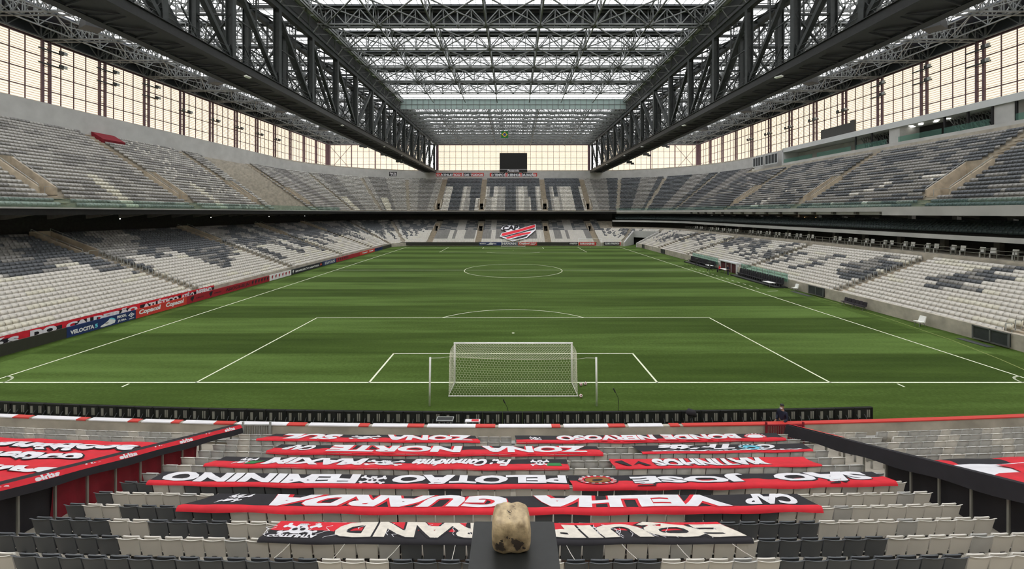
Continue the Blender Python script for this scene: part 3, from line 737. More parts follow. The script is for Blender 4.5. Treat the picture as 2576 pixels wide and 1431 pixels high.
    lo = let.build('lettering', mats, ob) if let.f else ob
    if out.f: out.build('lettering_outline', mats, lo)
    if extra.f: extra.build('emblem', mats, ob)
    for i in range(ropes):
        a = (i+.6)/ropes; p = S(a, 1+hem); q = p+Vector((rnd.uniform(-.18, .05) if a < .5 else rnd.uniform(-.02, .16), -.62, -.10)); q.z = Zb(k2+1)-.02; q.y = Yr(k2+1)+ycv(q.x)+.06
        m = MB(); m.tube([p, (p+q)/2+Vector((0, 0, -.015)), q], .007, 5); m.build('tie_rope', rope_m, ob)
    return ob
T = 'text'
banner('banner', 'red and black banner in the farthest row reading ZONA SUL upside down', 0, (690, 1195), (640, 1208), .45, ('black_cloth', 'red_cloth'),
       [(T, 'ZONA', 1190, 968, .0, 1.0, 0, 2), (T, 'SUL', 852, 700, .0, 1.0, 0, 2), ('skull', 955, 880, .1, .9)], hem=.06, seed=1)
banner('banner', 'black and red banner with white BONDE NERVOSO lettering, beside the red gate', 0, (1295, 1960), (1299, 1984), .75, ('black_cloth', 'red_cloth'),
       [(T, 'BONDE', 1863, 1668, .02, .98, 0, 2), (T, 'NERVOSO', 1648, 1400, .02, .98, 0, 2), ('disc', 1905, 55, ((1, 2), (.7, 0))), ('skull', 1362, 1332, .2, .9)], hem=.08, seed=2)
banner('banner', 'black and red banner reading ZONA NORTE in large white letters upside down', 2, (703, 1500), (666, 1517), .55, ('black_cloth', 'red_cloth'),
       [(T, 'ZONA', 1478, 1210, .0, 1.0, 0, 2), (T, 'NORTE', 1160, 828, .0, 1.0, 0, 2), (T, 'CAP', 785, 712, .05, .85, 0, None, .3)], hem=.10, seed=3)
banner('banner', 'short black banner with white script and a grey skull face, red lower edge', 2, (1589, 2028), (1615, 2053), .82, ('black_cloth', 'red_cloth'),
       [(T, 'C', 1958, 1912, .05, .7, 0, None, .2), (T, 'Trétis', 1855, 1660, -.05, .62, 0, None, .35), (T, 'ATHLETICANOS', 2020, 1630, .80, 1.0, 0, None), ('disc', 1895, 70, ((.9, 6), (.75, 1), (.6, 6), (.3, 1)))], hem=.05, seed=4)
banner('banner', 'black and red banner with white script, crossed bones and MAXIM lettering', 4, (560, 1425), (505, 1432), .55, ('black_cloth', 'red_cloth'),
       [(T, 'MAXIM', 915, 665, .02, .86, 0, None), (T, 'Fa.: Comandante', 1285, 1035, .0, .85, 0, None, .35), ('skull', 1015, 920, .1, .95), ('skull', 1382, 1335, .0, .95), ('skull', 632, 590, .0, .95),
        ('poly', [(1378, .5), (1410, .45), (1412, .85), (1374, .88)], 4), ('poly', [(627, .5), (660, .4), (650, .85), (625, .88)], 4)], hem=.07, seed=5)
banner('banner', 'red banner with white MATINHOS lettering and crumpled ends', 4, (1532, 2028), (1548, 2074), .99, ('red_cloth', 'red_cloth'),
       [(T, 'MATINHOS', 1930, 1645, .04, .96, 0, 1), ('poly', [(1548, .3), (1570, .15), (1585, .8), (1575, .85)], 1), ('poly', [(1590, .7), (1612, .2), (1634, .75), (1622, .8), (1610, .4)], 1)], hem=.05, sag=.05, seed=6)
banner('banner', 'very long banner reading PELOTAO FEMININO with a white skull in its middle', 6, (398, 1426), (358, 1432), .88, ('black_cloth', 'red_cloth'),
       [(T, 'PELOTÃO', 1425, 985, .0, .97, 0, None), (T, 'FEMININO', 900, 398, .0, .97, 0, None), ('skull', 970, 905, .0, 1.0)], hem=.08, seed=7)
banner('banner', 'banner reading SAO JOSE with a round tiger badge, black above red', 6, (1426, 2205), (1440, 2268), .45, ('black_cloth', 'red_cloth'),
       [(T, 'SÃO', 2200, 1958, .0, .97, 0, 1), (T, 'JOSÉ', 1885, 1590, .0, .97, 0, 1), ('disc', 1503, 105, ((1, 1), (.92, 2), (.66, 1), (.6, 5), (.25, 1)))], hem=.12, seed=8)
banner('banner', 'large black banner reading VELHA GUARDA with a wide red hem and pointed ends', 8, (545, 2010), (440, 2072), .93, ('black_cloth', 'red_cloth'),
       [(T, 'VELHA', 1830, 1335, .0, .92, 0, 2), (T, 'GUARDA', 1275, 655, .0, .92, 0, 2), ('skull', 600, 545, -.02, .75), (T, 'CAP', 2015, 1875, .02, .84, 0, None, .4)], hem=.12, seed=9)
banner('banner', 'cracked red and black banner with big cream letters tied down by white ropes', 10, (705, 1805), (648, 1895), .50, ('red_cloth', 'black_cloth'),
       [(T, 'EQUIPE', 1845, 1285, .02, .92, 3, 1), (T, 'RAND', 1215, 842, .02, .92, 3, 1), ('skull', 800, 700, .05, .85), ('cracks', 680, 1860, 46), (T, 'ATHLETICO', 810, 690, .80, .98, 0, None)], hem=.07, ropes=9, sag=.01, seed=10)

# big banners on the side blocks
def side_banner(label, sgn, k0, k1, x0, x1, base, items):
    def S(a, c, off=0):
        x = sgn*(x0+(x1-x0)*a); k = k0+(k1-k0)*c
        return Vector((x, Yr(k)+ycv(x), Zb(k)+.05+.03*math.sin(k*2*PI)+.02*math.sin(x*3+k)+off))
    b = MB(); nu, nv = 40, int((k1-k0)*8); b.grid(lambda u, v: S(u, v), nu, nv, mif=base)
    o = b.build('banner', [red_cloth, black_cloth, white_cloth], smooth=True); tag(o, label, 'banner', 'large banners over the side blocks')
    m = MB()
    for body, a0, a1, c0, c1, mi in items:
        letters(m, body, lambda u, v: S(a0+(a1-a0)*u, c0+(c1-c0)*v, .045), mi, bold=.05, cuts=12, shear=.2 if sgn < 0 else 0)
        if sgn < 0: letters(m, body, lambda u, v: S(a0+(a1-a0)*(u*1.02-.01), c0+(c1-c0)*(v*1.1-.05), .03), 1, bold=.09, cuts=12, shear=.2)
    m.build('lettering', [white_cloth, black_cloth, red_cloth], o); return o
side_banner('wide red banner with rows of white lettering over the left side block', -1, 2.3, 10.2, 13.75, 29, lambda u, v: 0,
            [('Os Fanáticos', .62, .04, .06, .20, 0), ('do Furacão', .98, .66, .06, .20, 0), ('Athletico', .5, .1, .26, .38, 0), ('Paranaense', .95, .55, .26, .38, 0), ('sempre', .45, .05, .44, .54, 0)])
side_banner('white banner with red and black letter shapes over the right side block', 1, 4.8, 11.5, 13.9, 29, lambda u, v: 2 if v > .10 else (1 if .06 < u < .2 else 0),
            [('CAP', .60, .06, .13, .50, 2)])
# ------------------------------------------------------------------ rails beside the near stairs with long black cloth
def rail(sgn, label):
    def R(t):      # t = 0 at the front wall, 1 near the camera
        return Vector((sgn*(12.5+.65*t), -7.55-10.9*t, 1.06+3.55*t))
    r = empty('stair_rail', R(0)); tag(r, label, 'railing', 'railings beside the near stairs'); off = -R(0)
    b = MB(); b.tube([R(i/10)+off for i in range(14)], .03, 6); b.build('top_rail', galv, r)
    i = 0
    while True:
        t = (.55+.85*i)/10.9
        if t > 1.3: break
        p = R(t)+off; k = (-8.5-R(t).y)/.8; zt = Zr(max(0, math.floor(k+.5)))
        m = MB(); m.bar((p.x, p.y, zt+off.z), p, .05, .05); m.build('post', galv, r); i += 1
    return r, R, off
def ribbon(R, sgn, label, bands, outer):
    """bands: (offset across, drop) pairs of the cloth cross-section from inner hem to outer hem"""
    b = MB(); prof = bands; n = 48
    for j in range(len(prof)-1):
        (a0, z0, m0), (a1, z1, m1) = prof[j], prof[j+1]
        b.grid(lambda u, v: R(u*1.3)+Vector((sgn*(a0+(a1-a0)*v), 0, .05+(z0+(z1-z0)*v)*(1+.06*math.sin(u*37)))), n, 1, mi=m0)
    o = b.build('rail_cloth', [black_cloth, red_cloth, white_cloth], smooth=False); tag(o, label, 'banner'); return o
rl, RL, _ = rail(-1, 'steel railing beside the stairs left of the near seat block')
rr_, RR, _ = rail(1, 'steel railing beside the stairs right of the near seat block')
oL = ribbon(RL, -1, 'long black and red cloth draped over the railing left of the near block', [(-.17, -.36, 0), (-.13, -.13, 1), (-.04, .01, 0), (.24, .03, 0), (.32, -.15, 0)], 1)
oR = ribbon(RR, 1, 'long black cloth draped over the railing right of the near block', [(-.14, -.46, 0), (-.04, .01, 0), (.08, .03, 0), (.16, -.20, 0)], 1)
m = MB(); m.grid(lambda u, v: RR(u*.27)+Vector((.02+.17*v, 0, .105-.02*v)), 12, 1); m.build('red_edge', red_cloth, oR)
m = MB()
for i in range(9):
    u = .04+i*.105
    letters(m, 'athle', lambda a, c: RL(u+.055*a)+Vector((.125-.08*c, 0, -.075+.13*c)), 0, bold=.05)
    q = RL(u)
m.build('lettering', white_cloth, oL)
# cloths hanging under the rails; black ones stand in for dark openings
def hang(R, sgn, t0, t1, label, m_, m2=None):
    b = MB()
    def fn(u, v):
        t = t0+(t1-t0)*u; p = R(t); zt = Zr(max(0, (-8.5-p.y)/.8))+.12
        return Vector((p.x+sgn*(.12+.10*v+.03*math.sin(u*60+v*3)), p.y, p.z-.05+(zt-p.z)*v))
    b.grid(fn, 60, 8); o = b.build('hanging_cloth', m_, smooth=True); tag(o, label, 'banner'); return o
hang(RL, -1, .20, .67, 'dark red cloth hanging below the left railing cloth', deep_red_cloth)
hang(RL, -1, .665, 1.29, 'black cloth hanging at the near end of the left railing', black_cloth)  # dark sheet in place of the shaded void beside the stairs
hang(RR, 1, .42, 1.29, 'black cloth standing in for the dark opening below the right railing cloth', black_cloth)  # black sheet fills in the darkness of the opening here

# cloth strip along the top of the near wall, gates
def wall_cloth(xa, xb, z, mi, name, label):
    b = MB(); xs = np.linspace(xa, xb, max(3, int((xb-xa)/1.0)+1))
    strip(b, [(-7.27, z-.10), (-7.27, z), (-7.53, z), (-7.53, z-.05)], xs); o = b.build(name, mi); return o
segs = []; px = -33.0; rnd = random.Random(4)
r = empty('parapet_cloth', (0, -7.4, 1.0)); tag(r, 'white cloth strip with red patches along the top of the front wall', 'banner')
while px < 6.9:
    L = rnd.uniform(1.2, 2.6); o = wall_cloth(px, min(px+L, 6.9), 1.015, board_white, 'white_patch', ''); o.parent = r; o.matrix_parent_inverse = Matrix.Translation((0, 7.4, -1.0)); px += L
    L2 = rnd.uniform(.35, 1.0); o = wall_cloth(px, px+L2, 1.015, led_red, 'red_patch', ''); o.parent = r; o.matrix_parent_inverse = Matrix.Translation((0, 7.4, -1.0)); px += L2+.15
o = wall_cloth(px, 36, 1.015, led_red, 'parapet_cloth', ''); tag(o, 'plain red cloth strip along the right half of the front wall', 'banner')
def gate(x, wd, m_, label, y=-7.62):
    b = MB()
    for i in range(int(wd/.08)+1): b.bar((i*.08, 0, .05), (i*.08, 0, .78), .03)
    for z in (.05, .80): b.bar((-.05, 0, z), (wd+.05, 0, z), .05)
    b.bar((-.05, 0, -.1), (-.05, 0, .95), .07); b.bar((wd+.05, 0, -.1), (wd+.05, 0, .95), .07)
    o = b.build('gate', m_); o.location = (x, y+ycv(x), .22); tag(o, label, 'gate'); return o
gate(-12.4, 1.15, steel_light, 'grey barred gate at the foot of the left stairs')
gate(11.7, 1.6, deep_red_cloth, 'dark red barred gate at the foot of the right stairs')
# front-side items on the wall
b = MB(); b.span(-.36, .36, -.16, .16, 0, .06); b.build('tmp', steel_black)
o = bpy.data.objects['tmp']; o.name = 'equipment_case'; o.location = (-3.2, -7.0, 0); tag(o, 'flat black case with silver edges behind the front wall', 'case')
mm = MB()
for a, c in (((-.38, -.18), (.38, -.18)), ((.38, -.18), (.38, .18)), ((.38, .18), (-.38, .18)), ((-.38, .18), (-.38, -.18))): mm.bar((a[0], a[1], .07), (c[0], c[1], .07), .03)
mm.span(-.3, -.24, -.05, .05, -1.05, 0); mm.span(.24, .3, -.05, .05, -1.05, 0)
mm.build('silver_edge', steel_light, o); o.location = (-3.2, -7.0, 1.05)
b = MB(); b.span(-.35, .35, -.12, .12, 0, .03); b.span(-.34, -.28, -.04, .04, -1.02, 0); b.span(.28, .34, -.04, .04, -1.02, 0)
o = b.build('folding_shelf', board_white); o.location = (-1.9, -7.02, 1.03); tag(o, 'small white shelf with pink papers behind the front wall', 'shelf')
m = MB(); m.span(-.05, .28, -.10, .08, .03, .04); m.build('papers', red_cloth, o)

# ------------------------------------------------------------------ black boards seen from behind
p0 = empty('board_cabinet')
b = MB(); b.span(-.485, .485, -.05, .05, .06, .96); b.span(-.485, -.45, -.08, .05, .06, .96); b.span(.45, .485, -.08, .05, .06, .96); b.span(-.485, .485, -.08, .05, .90, .96)
b.build('cabinet', steel_black, p0)
b = MB(); b.span(-.30, -.17, -.075, -.05, .45, .82); b.build('service_panel', grey_panel, p0)
b = MB(); b.span(.17, .23, -.075, -.05, .47, .84); b.build('cable_slot', grey_panel, p0)
b = MB(); b.span(.27, .33, -.075, -.05, .47, .84); b.build('cable_slot', grey_panel, p0)
b = MB(); b.bar((-.40, -.08, .62), (-.40, -.55, .02), .035); b.bar((-.40, -.05, .02), (-.40, -.58, .02), .035); b.bar((.02, -.08, .62), (.02, -.55, .02), .035); b.bar((.02, -.05, .02), (.02, -.58, .02), .035)
b.span(-.30, -.17, -.55, -.40, .04, .12); b.span(.12, .28, -.55, -.40, .04, .12)
b.build('stand', steel_dark, p0)
nb = 48
for i in range(nb):
    x = 17.7-i*.985; o = p0 if i == 0 else dup(p0)
    o.location = (x, -5.95+ycv(x), 0); o.rotation_euler = (0, 0, math.atan(.0032*x))
    tag(o, 'black board cabinet seen from behind, %s from the right end of the row' % ('the one' if i == 0 else ORD[i]), 'advertising board', 'black board cabinets along the near goal line')
p0['label'] = 'black board cabinet seen from behind, at the right end of the row'

# ------------------------------------------------------------------ goals
def hexnet(fn, W, H, cell, mb, r=.009, skip=None):
    """hexagonal netting over the rectangle W x H; fn(a, b) -> point"""
    s = cell/math.sqrt(3); ny = int(H/(1.5*s))+2; nx = int(W/cell)+2
    def P(x, y): return fn(min(max(x, 0), W), min(max(y, 0), H))
    for j in range(ny):
        for i in range(nx):
            cx = i*cell+(cell/2 if j % 2 else 0); cy = j*1.5*s
            a = (cx-cell/2, cy-s/2); c = (cx, cy-s); d = (cx+cell/2, cy-s/2); e = (cx-cell/2, cy+s/2)
            for p, q in ((a, c), (c, d), (a, e)):
                if (p[0] < 0 and q[0] < 0) or (p[0] > W and q[0] > W) or (p[1] < 0 and q[1] < 0) or (p[1] > H and q[1] > H): continue
                A0, B0 = Vector(P(*p)), Vector(P(*q))
                if (A0-B0).length > 1e-3: mb.bar(A0, B0, r, r)
def make_goal(name, depth_top, depth_bot, net=True, hb=2.36):
    g0 = empty(name)
    b = MB(); b.tube([(-3.72, 0, 0), (-3.72, 0, 2.5)], .06, 10); b.build('post', white_paint, g0, True)
    b = MB(); b.tube([(3.72, 0, 0), (3.72, 0, 2.5)], .06, 10); b.build('post', white_paint, g0, True)
    b = MB(); b.tube([(-3.78, 0, 2.5), (3.78, 0, 2.5)], .06, 10); b.build('crossbar', white_paint, g0, True)
    b = MB(); b.tube([(-3.72, 0, .03), (-3.80, -depth_bot, .03), (3.80, -depth_bot, .03), (3.72, 0, .03)], .035, 6); b.build('ground_frame', white_paint, g0, True)
    if net:
        def top(a, c): x = -3.72+7.44*a/7.44; return (-3.72+a, -depth_top*c, 2.48-.10*c-.20*math.sin(PI*c)*.3-.10*math.sin(PI*a/7.44)*c-.12*(a/7.44)*c)
        def side(sx):
            def f(a, c):      # a along depth 0..1, c height 0..1
                dtop, dbot = depth_top, depth_bot; d = a*(dbot+(dtop-dbot)*c); zt = 2.48-.10*a
                return (sx*(3.72+.08*a*(1-c)+.10*math.sin(PI*a)*c), -d, zt*c)
            return f
        def back(a, c): u = a/7.44; zt = 2.38-.10*math.sin(PI*u)-.12*u; return (-3.74+7.48*u, -(depth_bot+(depth_top-depth_bot)*c)-.18*math.sin(PI*c)*(.5+.5*u)*.5, zt*c)
        m = MB()
        hexnet(lambda a, c: top(a, c/depth_top), 7.44, depth_top, .165, m)
        hexnet(lambda a, c: back(a, c/2.4), 7.44, 2.4, .165, m)
        for sx in (-1, 1):
            f = side(sx); hexnet(lambda a, c, f=f: f(a/depth_bot, c/2.4), depth_bot, 2.4, .165, m)
        m.tube([back(7.44*i/20, 1) if False else back(7.44*i/20, 1) for i in range(21)], .014, 5)
        m.build('net', net_cord, g0)
    return g0
gl = make_goal('goal', 2.1, 2.05); tag(gl, 'near white football goal with hexagonal net', 'goal', 'goals on the goal lines')
gf = dup(gl, (0, 105, 0), PI); tag(gf, 'far white football goal at the opposite end of the pitch', 'goal', 'goals on the goal lines')
gp = make_goal('practice_goal', 1.2, 1.5, net=False); gp.location = (24.6, 108.2, 0); gp.rotation_euler = (0, 0, PI); tag(gp, 'portable white practice goal parked by the far boards', 'goal')
for s, nm in ((-1, 'left'), (1, 'right')):
    x = s*4.67; q = empty('net_pole', (x, -3.25, 0)); tag(q, 'white net pole standing %s of the near goal' % nm, 'pole', 'net poles behind the near goal')
    b = MB(); b.tube([(0, 0, 0), (-s*.03, 0, 2.72)], .055, 10); b.build('pole', line_paint if False else white_paint, q, True)
    b = MB(); b.tube([(-s*.03, 0, 2.68), (-s*.5, .55, 2.50), (-s*.93, 1.15, 2.36 if s < 0 else 2.22)], .010, 5); b.build('rope', rope_m, q)
def ball(x, y, label):
    bm = bmesh.new(); bmesh.ops.create_icosphere(bm, subdivisions=3, radius=.11)
    me = bpy.data.meshes.new('football'); bm.to_mesh(me); bm.free(); me.materials.append(white_paint); me.materials.append(steel_black); me.materials.append(red_cloth)
    for p in me.polygons:
        p.use_smooth = True; c = p.center.normalized(); v = max(abs(c.x*.53+c.z*.85), abs(c.x*.53-c.z*.85), abs(c.y*.53+c.x*.85), abs(c.y*.53-c.x*.85), abs(c.z*.53+c.y*.85), abs(c.z*.53-c.y*.85)); p.material_index = 1 if v > .96 else (2 if v > .93 else 0)
    o = bpy.data.objects.new('football', me); COL.objects.link(o); o.location = (x, y, .115); tag(o, label, 'ball', 'footballs beside the near goal')
ball(4.22, -.55, 'football on the grass beside the goal line, nearer the goal post'); ball(4.52, -.42, 'football next to another one, closer to the right net pole'); ball(3.95, -2.2, 'football lying at the back corner of the near goal')
def mic(x, y, h, label, boom=True):
    r = empty('microphone_stand', (x, y, 0)); tag(r, label, 'microphone stand')
    b = MB(); b.tube([(0, 0, 0), (0, 0, h)], .012, 6)
    for a in (0, 2.1, 4.2): b.bar((0, 0, .18), (.22*math.cos(a), .22*math.sin(a), 0), .015)
    b.build('stand', steel_black, r)
    b = MB(); b.tube([(0, 0, h*.8), (0, 0, h*.8+.02), (-.03, 0, h+.15), (-.18, 0, h+.45)], .014, 6); b.build('boom', steel_black, r)
    b = MB(); b.tube([(-.17, 0, h+.42), (-.27, 0, h+.62)], [.035, .03], 8); b.build('microphone', steel_black, r)
mic(5.45, -5.0, 1.1, 'tall black microphone stand behind the boards right of the goal'); mic(-.25, -5.2, .62, 'small microphone stand behind the boards below the goal')

# ------------------------------------------------------------------ pedestal with the worn block
b = MB()
def rbox(mb, x0, x1, y0, y1, z0, z1, r, mi=0):
    P = []
    for cx, cy, a0 in ((x1-r, y1-r, 0), (x0+r, y1-r, PI/2), (x0+r, y0+r, PI), (x1-r, y0+r, 1.5*PI)):
        for i in range(5): a = a0+i*PI/8; P.append((cx+r*math.cos(a), cy+r*math.sin(a)))
    mb.prism(P, lambda a, c, t: (a, c, t), z0, z1, mi)
rbox(b, -.215, .225, -25.35, -24.48, 9.05, 9.10, .012)
o = b.build('pedestal', pedestal_m); tag(o, 'black flat-topped pedestal in front of the camera', 'pedestal')
m = MB(); m.span(-.17, .18, -25.3, -24.75, 8.6, 9.05); m.build('support', steel_black, o)
bm = bmesh.new(); bmesh.ops.create_cube(bm, size=1); bmesh.ops.subdivide_edges(bm, edges=bm.edges[:], cuts=11, use_grid_fill=True)
for v in bm.verts:
    x, y, z = v.co*2; m_ = max(abs(x), abs(y), abs(z)); L = (abs(x)**6+abs(y)**6+abs(z)**6)**(1/6); s = m_/L if L else 1
    x, y, z = x*s, y*s, z*s
    bulge = 1+.06*(1-z*z)
    v.co = Vector((x*.093*bulge*(1-.10*max(0, z)), y*.07*bulge, z*.094+.004*math.sin(9*x+5*y)))
me = bpy.data.meshes.new('leather_block'); bm.to_mesh(me); bm.free(); me.materials.append(leather); me.polygons.foreach_set('use_smooth', [True]*len(me.polygons))
o = bpy.data.objects.new('leather_block', me); COL.objects.link(o); o.location = (-.010, -24.655, 9.198); o.rotation_euler = (.18, 0, .02); o.location.z = 9.200
tag(o, 'worn tan rounded block with dark stains on the black pedestal', 'block')
rnd = random.Random(3); st = MB()
def surf(x, z):     # point on the camera-facing side of the block
    zz = z/.098; xx = x/.093; q = max(0, 1-abs(xx)**6-abs(zz)**6)**(1/6); return Vector((x, -.0735*q*(1+.06*(1-zz*zz))-.0012, z))
for cx, cz, rr in ((-.052, -.018, .020), (-.062, -.036, .020), (-.045, -.040, .018), (-.068, -.020, .012), (.022, -.010, .021), (.040, -.020, .020), (.030, -.036, .016), (.052, -.010, .012), (.008, .002, .011), (-.022, .024, .008), (.004, .014, .008), (-.010, .019, .004), (-.048, .006, .009), (.060, -.040, .010)):
    q = []
    for i in range(12): a = 2*PI*i/12; rad = rr*rnd.uniform(.45, 1.2); q.append(surf(cx+rad*math.cos(a), cz+rad*math.sin(a)))
    st.add([surf(cx, cz)]+q, [(0, i+1, (i+1) % 12+1) for i in range(12)])
for i in range(9):
    x0, y0 = rnd.uniform(-.04, .03), rnd.uniform(-.03, .04)
    for j in range(4):
        x1, y1 = x0+rnd.uniform(-.014, .018), y0+rnd.uniform(-.014, .014); z_ = .0955
        st.add([(x0, y0, z_), (x0+.002, y0+.001, z_), (x1+.002, y1+.001, z_), (x1, y1, z_)], [(0, 1, 2, 3)]); x0, y0 = x1, y1
st.build('stain', stain_m, o)
# ------------------------------------------------------------------ louvred facade
FZ0, FZ1, FX, FYF, FYN = 28.0, 38.7, 76.0, 146.5, -44.0
def facade(name, label, o, ux, nx, L, pairs, cell, gaps=(), xbr=()):
    """o: corner at the base, ux: unit vector along, nx: unit vector into the stadium"""
    o = Vector(o); ux = Vector(ux); nx = Vector(nx); H = FZ1-FZ0; Z = Vector((0, 0, 1))
    sl = MB(); segs = []; p = 0
    for a, c in list(gaps)+[(L, L)]:
        if a > p: segs.append((p, a))
        p = c
    n = 28
    for i in range(n):
        z = (i+.5)*H/n
        for a, c in segs: sl.bar(o+ux*a+Z*z-nx*.35, o+ux*c+Z*z-nx*.35, .05, .30); sl.bar(o+ux*a+Z*(z+H/n/2)-nx*.38, o+ux*c+Z*(z+H/n/2)-nx*.38, .05, H/n-.30, 1)
    s = sl.build(name, [louvre_m, louvre_gap]); tag(s, label, kind='structure')
    fr = MB()
    for q in range(5): z = H*q/4; [fr.bar(o+ux*a+Z*z-nx*.1, o+ux*c+Z*z-nx*.1, .12, .13) for a, c in segs]
    fr.bar(o+Z*H, o+ux*L+Z*H, .3, .35); fr.bar(o+Z*.0, o+ux*L+Z*.0, .4, .25)
    for u in cell:
        if any(a < u < c for a, c in gaps): continue
        fr.bar(o+ux*u-nx*.15, o+ux*u+Z*H-nx*.15, .11, .12)
    for a, c in xbr: fr.bar(o+ux*a, o+ux*c+Z*H, .14); fr.bar(o+ux*c, o+ux*a+Z*H, .14)
    fr.build('mullion_frame', mullion_m, s)
    co = MB()
    for u in pairs:
        for dd in (0, 1.05): co.bar(o+ux*(u+dd)+nx*.25, o+ux*(u+dd)+Z*H+nx*.25, .34, .3)
        for q in range(9): z = H*(q+.5)/9; co.bar(o+ux*u+Z*z+nx*.25, o+ux*(u+1.05)+Z*z+nx*.25, .10)
    if pairs: co.build('column_pair', mullion_m, s)
    return s
BAY = 9.35
side_pairs = [67.8-26.8+44+BAY*k for k in range(-4, 12)]      # distance from the near corner
def cells(pairs, L):
    out = []
    for a, c in zip(pairs[:-1], pairs[1:]):
        out += [a+1.05+(c-a-1.05)*q/4 for q in (1, 2, 3)]
    return out
Lside = FYF-FYN
facade('wall_left_facade', 'cream louvred facade above the left stand', (-FX, FYN, FZ0), (0, 1, 0), (1, 0, 0), Lside, side_pairs, cells(side_pairs, Lside)+[Lside-2.3, Lside-.2])
facade('wall_right_facade', 'cream louvred facade above the right stand', (FX, FYN, FZ0), (0, 1, 0), (-1, 0, 0), Lside, side_pairs, cells(side_pairs, Lside)+[Lside-2.3, Lside-.2])
farc = list(np.arange(.2, 40.2, 2.35))+list(np.arange(45.2, 107, 2.37))+list(np.arange(112.2, 152, 2.35))
facade('wall_far_facade', 'cream louvred facade across the far end', (-FX, FYF, FZ0), (1, 0, 0), (0, -1, 0), 2*FX, [], farc, gaps=((39.6, 44.6), (107.4, 112.4)), xbr=((.2, 9.6), (142.4, 151.8)))
b = MB()
for x in (-36.4, -31.2, 31.2, 36.4): b.span(x-.5, x+.5, 146.0, 146.7, 28, 38.7)
for x in (-66.4, -56.5, 66.4, 56.5): b.span(x-.14, x+.14, 146.0, 146.4, 28, 38.7)
for x in (-75.8, 75.8): b.span(x-.6, x+.6, 145.6, 146.8, 28, 41.5)
o = b.build('wall_far_columns', mullion_m); tag(o, 'dark columns flanking the main truss openings at the far end', kind='structure')
facade('wall_near_facade', 'louvred facade behind the camera', (-FX, FYN, FZ0), (1, 0, 0), (0, 1, 0), 2*FX, [], [])
b = MB(); b.span(75.5, 75.8, 67.0, 76.6, 28.2, 31.0); b.span(75.3, 75.7, 66.2, 67.4, 28.2, 31.4)
o = b.build('wall_right_infill', mat('grey_louvre', (.06, .06, .055), .7, noise=.1)); tag(o, 'dark grey infill panel at the foot of the right facade', kind='structure')

# press boxes along the top of the right tier
b = MB()
b.span(71.6, 76, -30, 85.2, 26.75, 27.85); b.span(71.6, 76, 85.0, 85.3, 23.9, 27.8)
o = b.build('wall_press_fascia', plaster_white); tag(o, 'white fascia and roof slab of the press boxes on the right', kind='structure')
b = MB(); b.span(71.4, 71.7, -30, 85.2, 22.4, 23.9); b.span(75.7, 75.9, 61.6, 85, 24, 26.7)
for y0, y1 in ((33.4, 36.2), (51.6, 53.8), (2, 4)): b.span(71.9, 76, y0, y1, 23.3, 26.75)
o = b.build('wall_press_front', concrete_pale); tag(o, 'concrete parapet and cross walls of the press boxes', kind='structure')
b = MB()
for y0, y1 in ((36.5, 43.2), (43.6, 51.5), (54, 61.3), (62.5, 72.5), (74, 84.5), (4.5, 33.2), (-20, 2)): b.span(71.54, 71.57, y0, y1, 23.9, 24.9)
o = b.build('window_1', glass_green); tag(o, 'green glass balustrade panes along the press boxes', kind='structure')
b = MB()
for y0, y1 in ((43.4, 51.6), (4, 33.4)): b.span(75.6, 75.8, y0, y1, 23.3, 26.7)
for y0, y1 in ((36.2, 39.6), (39.9, 43.3), (53.8, 57.4), (57.8, 61.4)):
    b.span(75.6, 75.8, y0, y1, 23.3, 26.7)
    for q in range(7): a = y0+(y1-y0)*q/7; b.bar((73.8, a, 24.2+.9*(q % 2)), (73.8, a+(y1-y0)/7+1.2, 26.6-.6*(q % 3)), .12, mi=1); b.bar((73.8, a+1, 26.6), (73.8, a+(y1-y0)/7, 24.4), .10, mi=1)
for y in (36.2, 39.6, 43.2, 57.4, 61.4, 33.2): b.span(71.7, 71.95, y, y+.25, 23.3, 26.75)
o = b.build('wall_press_back', [dark_void, steel_grey]); tag(o, 'dark back of the press boxes with steel lattice behind', kind='structure')
n = 0
for y, x in ((44.4, 73.5), (45.6, 72.8), (46.8, 73.8), (48.2, 72.6), (49.2, 73.5), (50.3, 72.8), (51.2, 74)):
    m = MB(); m.lathe([(.05, 26.74), (.32, 26.72), (.34, 26.66), (.30, 26.64)], (0, 0, 0), 14); o = m.build('ceiling_lamp', lamp_m); o.location = (x, y, 0); n += 1
    tag(o, 'round white ceiling lamp in the lit press box, %s from the near end' % ORD[n-1], 'lamp', 'round lamps in the press box')
b = MB()
for y0, y1 in ((86.5, 92), (93, 98)):
    b.span(71, 71.2, y0, y1, 24.1, 24.4); b.span(71, 71.2, y0, y1, 26.8, 27.1)
    for q in range(5): yy = y0+(y1-y0)*q/4; b.span(71, 71.2, yy-.08, yy+.08, 24.2, 27)
for y0, y1 in ((86.6, 91.9), (93.1, 97.9)): b.span(71.1, 71.15, y0, y1, 24.4, 26.8, 1)
o = b.build('window_2', [plaster_white, roof_opaque]); tag(o, 'white window frames beyond the press boxes on the right', kind='structure')
tier('wall_right_band', [(34.2, 23.5), (34.2, 28.0), (36.4, 28.0)], N_CR, iR(86), concrete_pale, 'pale wall band past the press boxes')

# glass balustrades at the front of the upper tiers
for nm, a, c in (('left', 0, N_LEFT), ('right', N_FAR+4, N_END)):
    b = MB(); sweep(b, [(13.42, 11.3), (13.42, 12.45)], a, c); o = b.build('window_%d' % (3 if nm == 'left' else 4), glass_green); tag(o, 'low green glass balustrade along the upper %s tier' % nm, kind='structure')

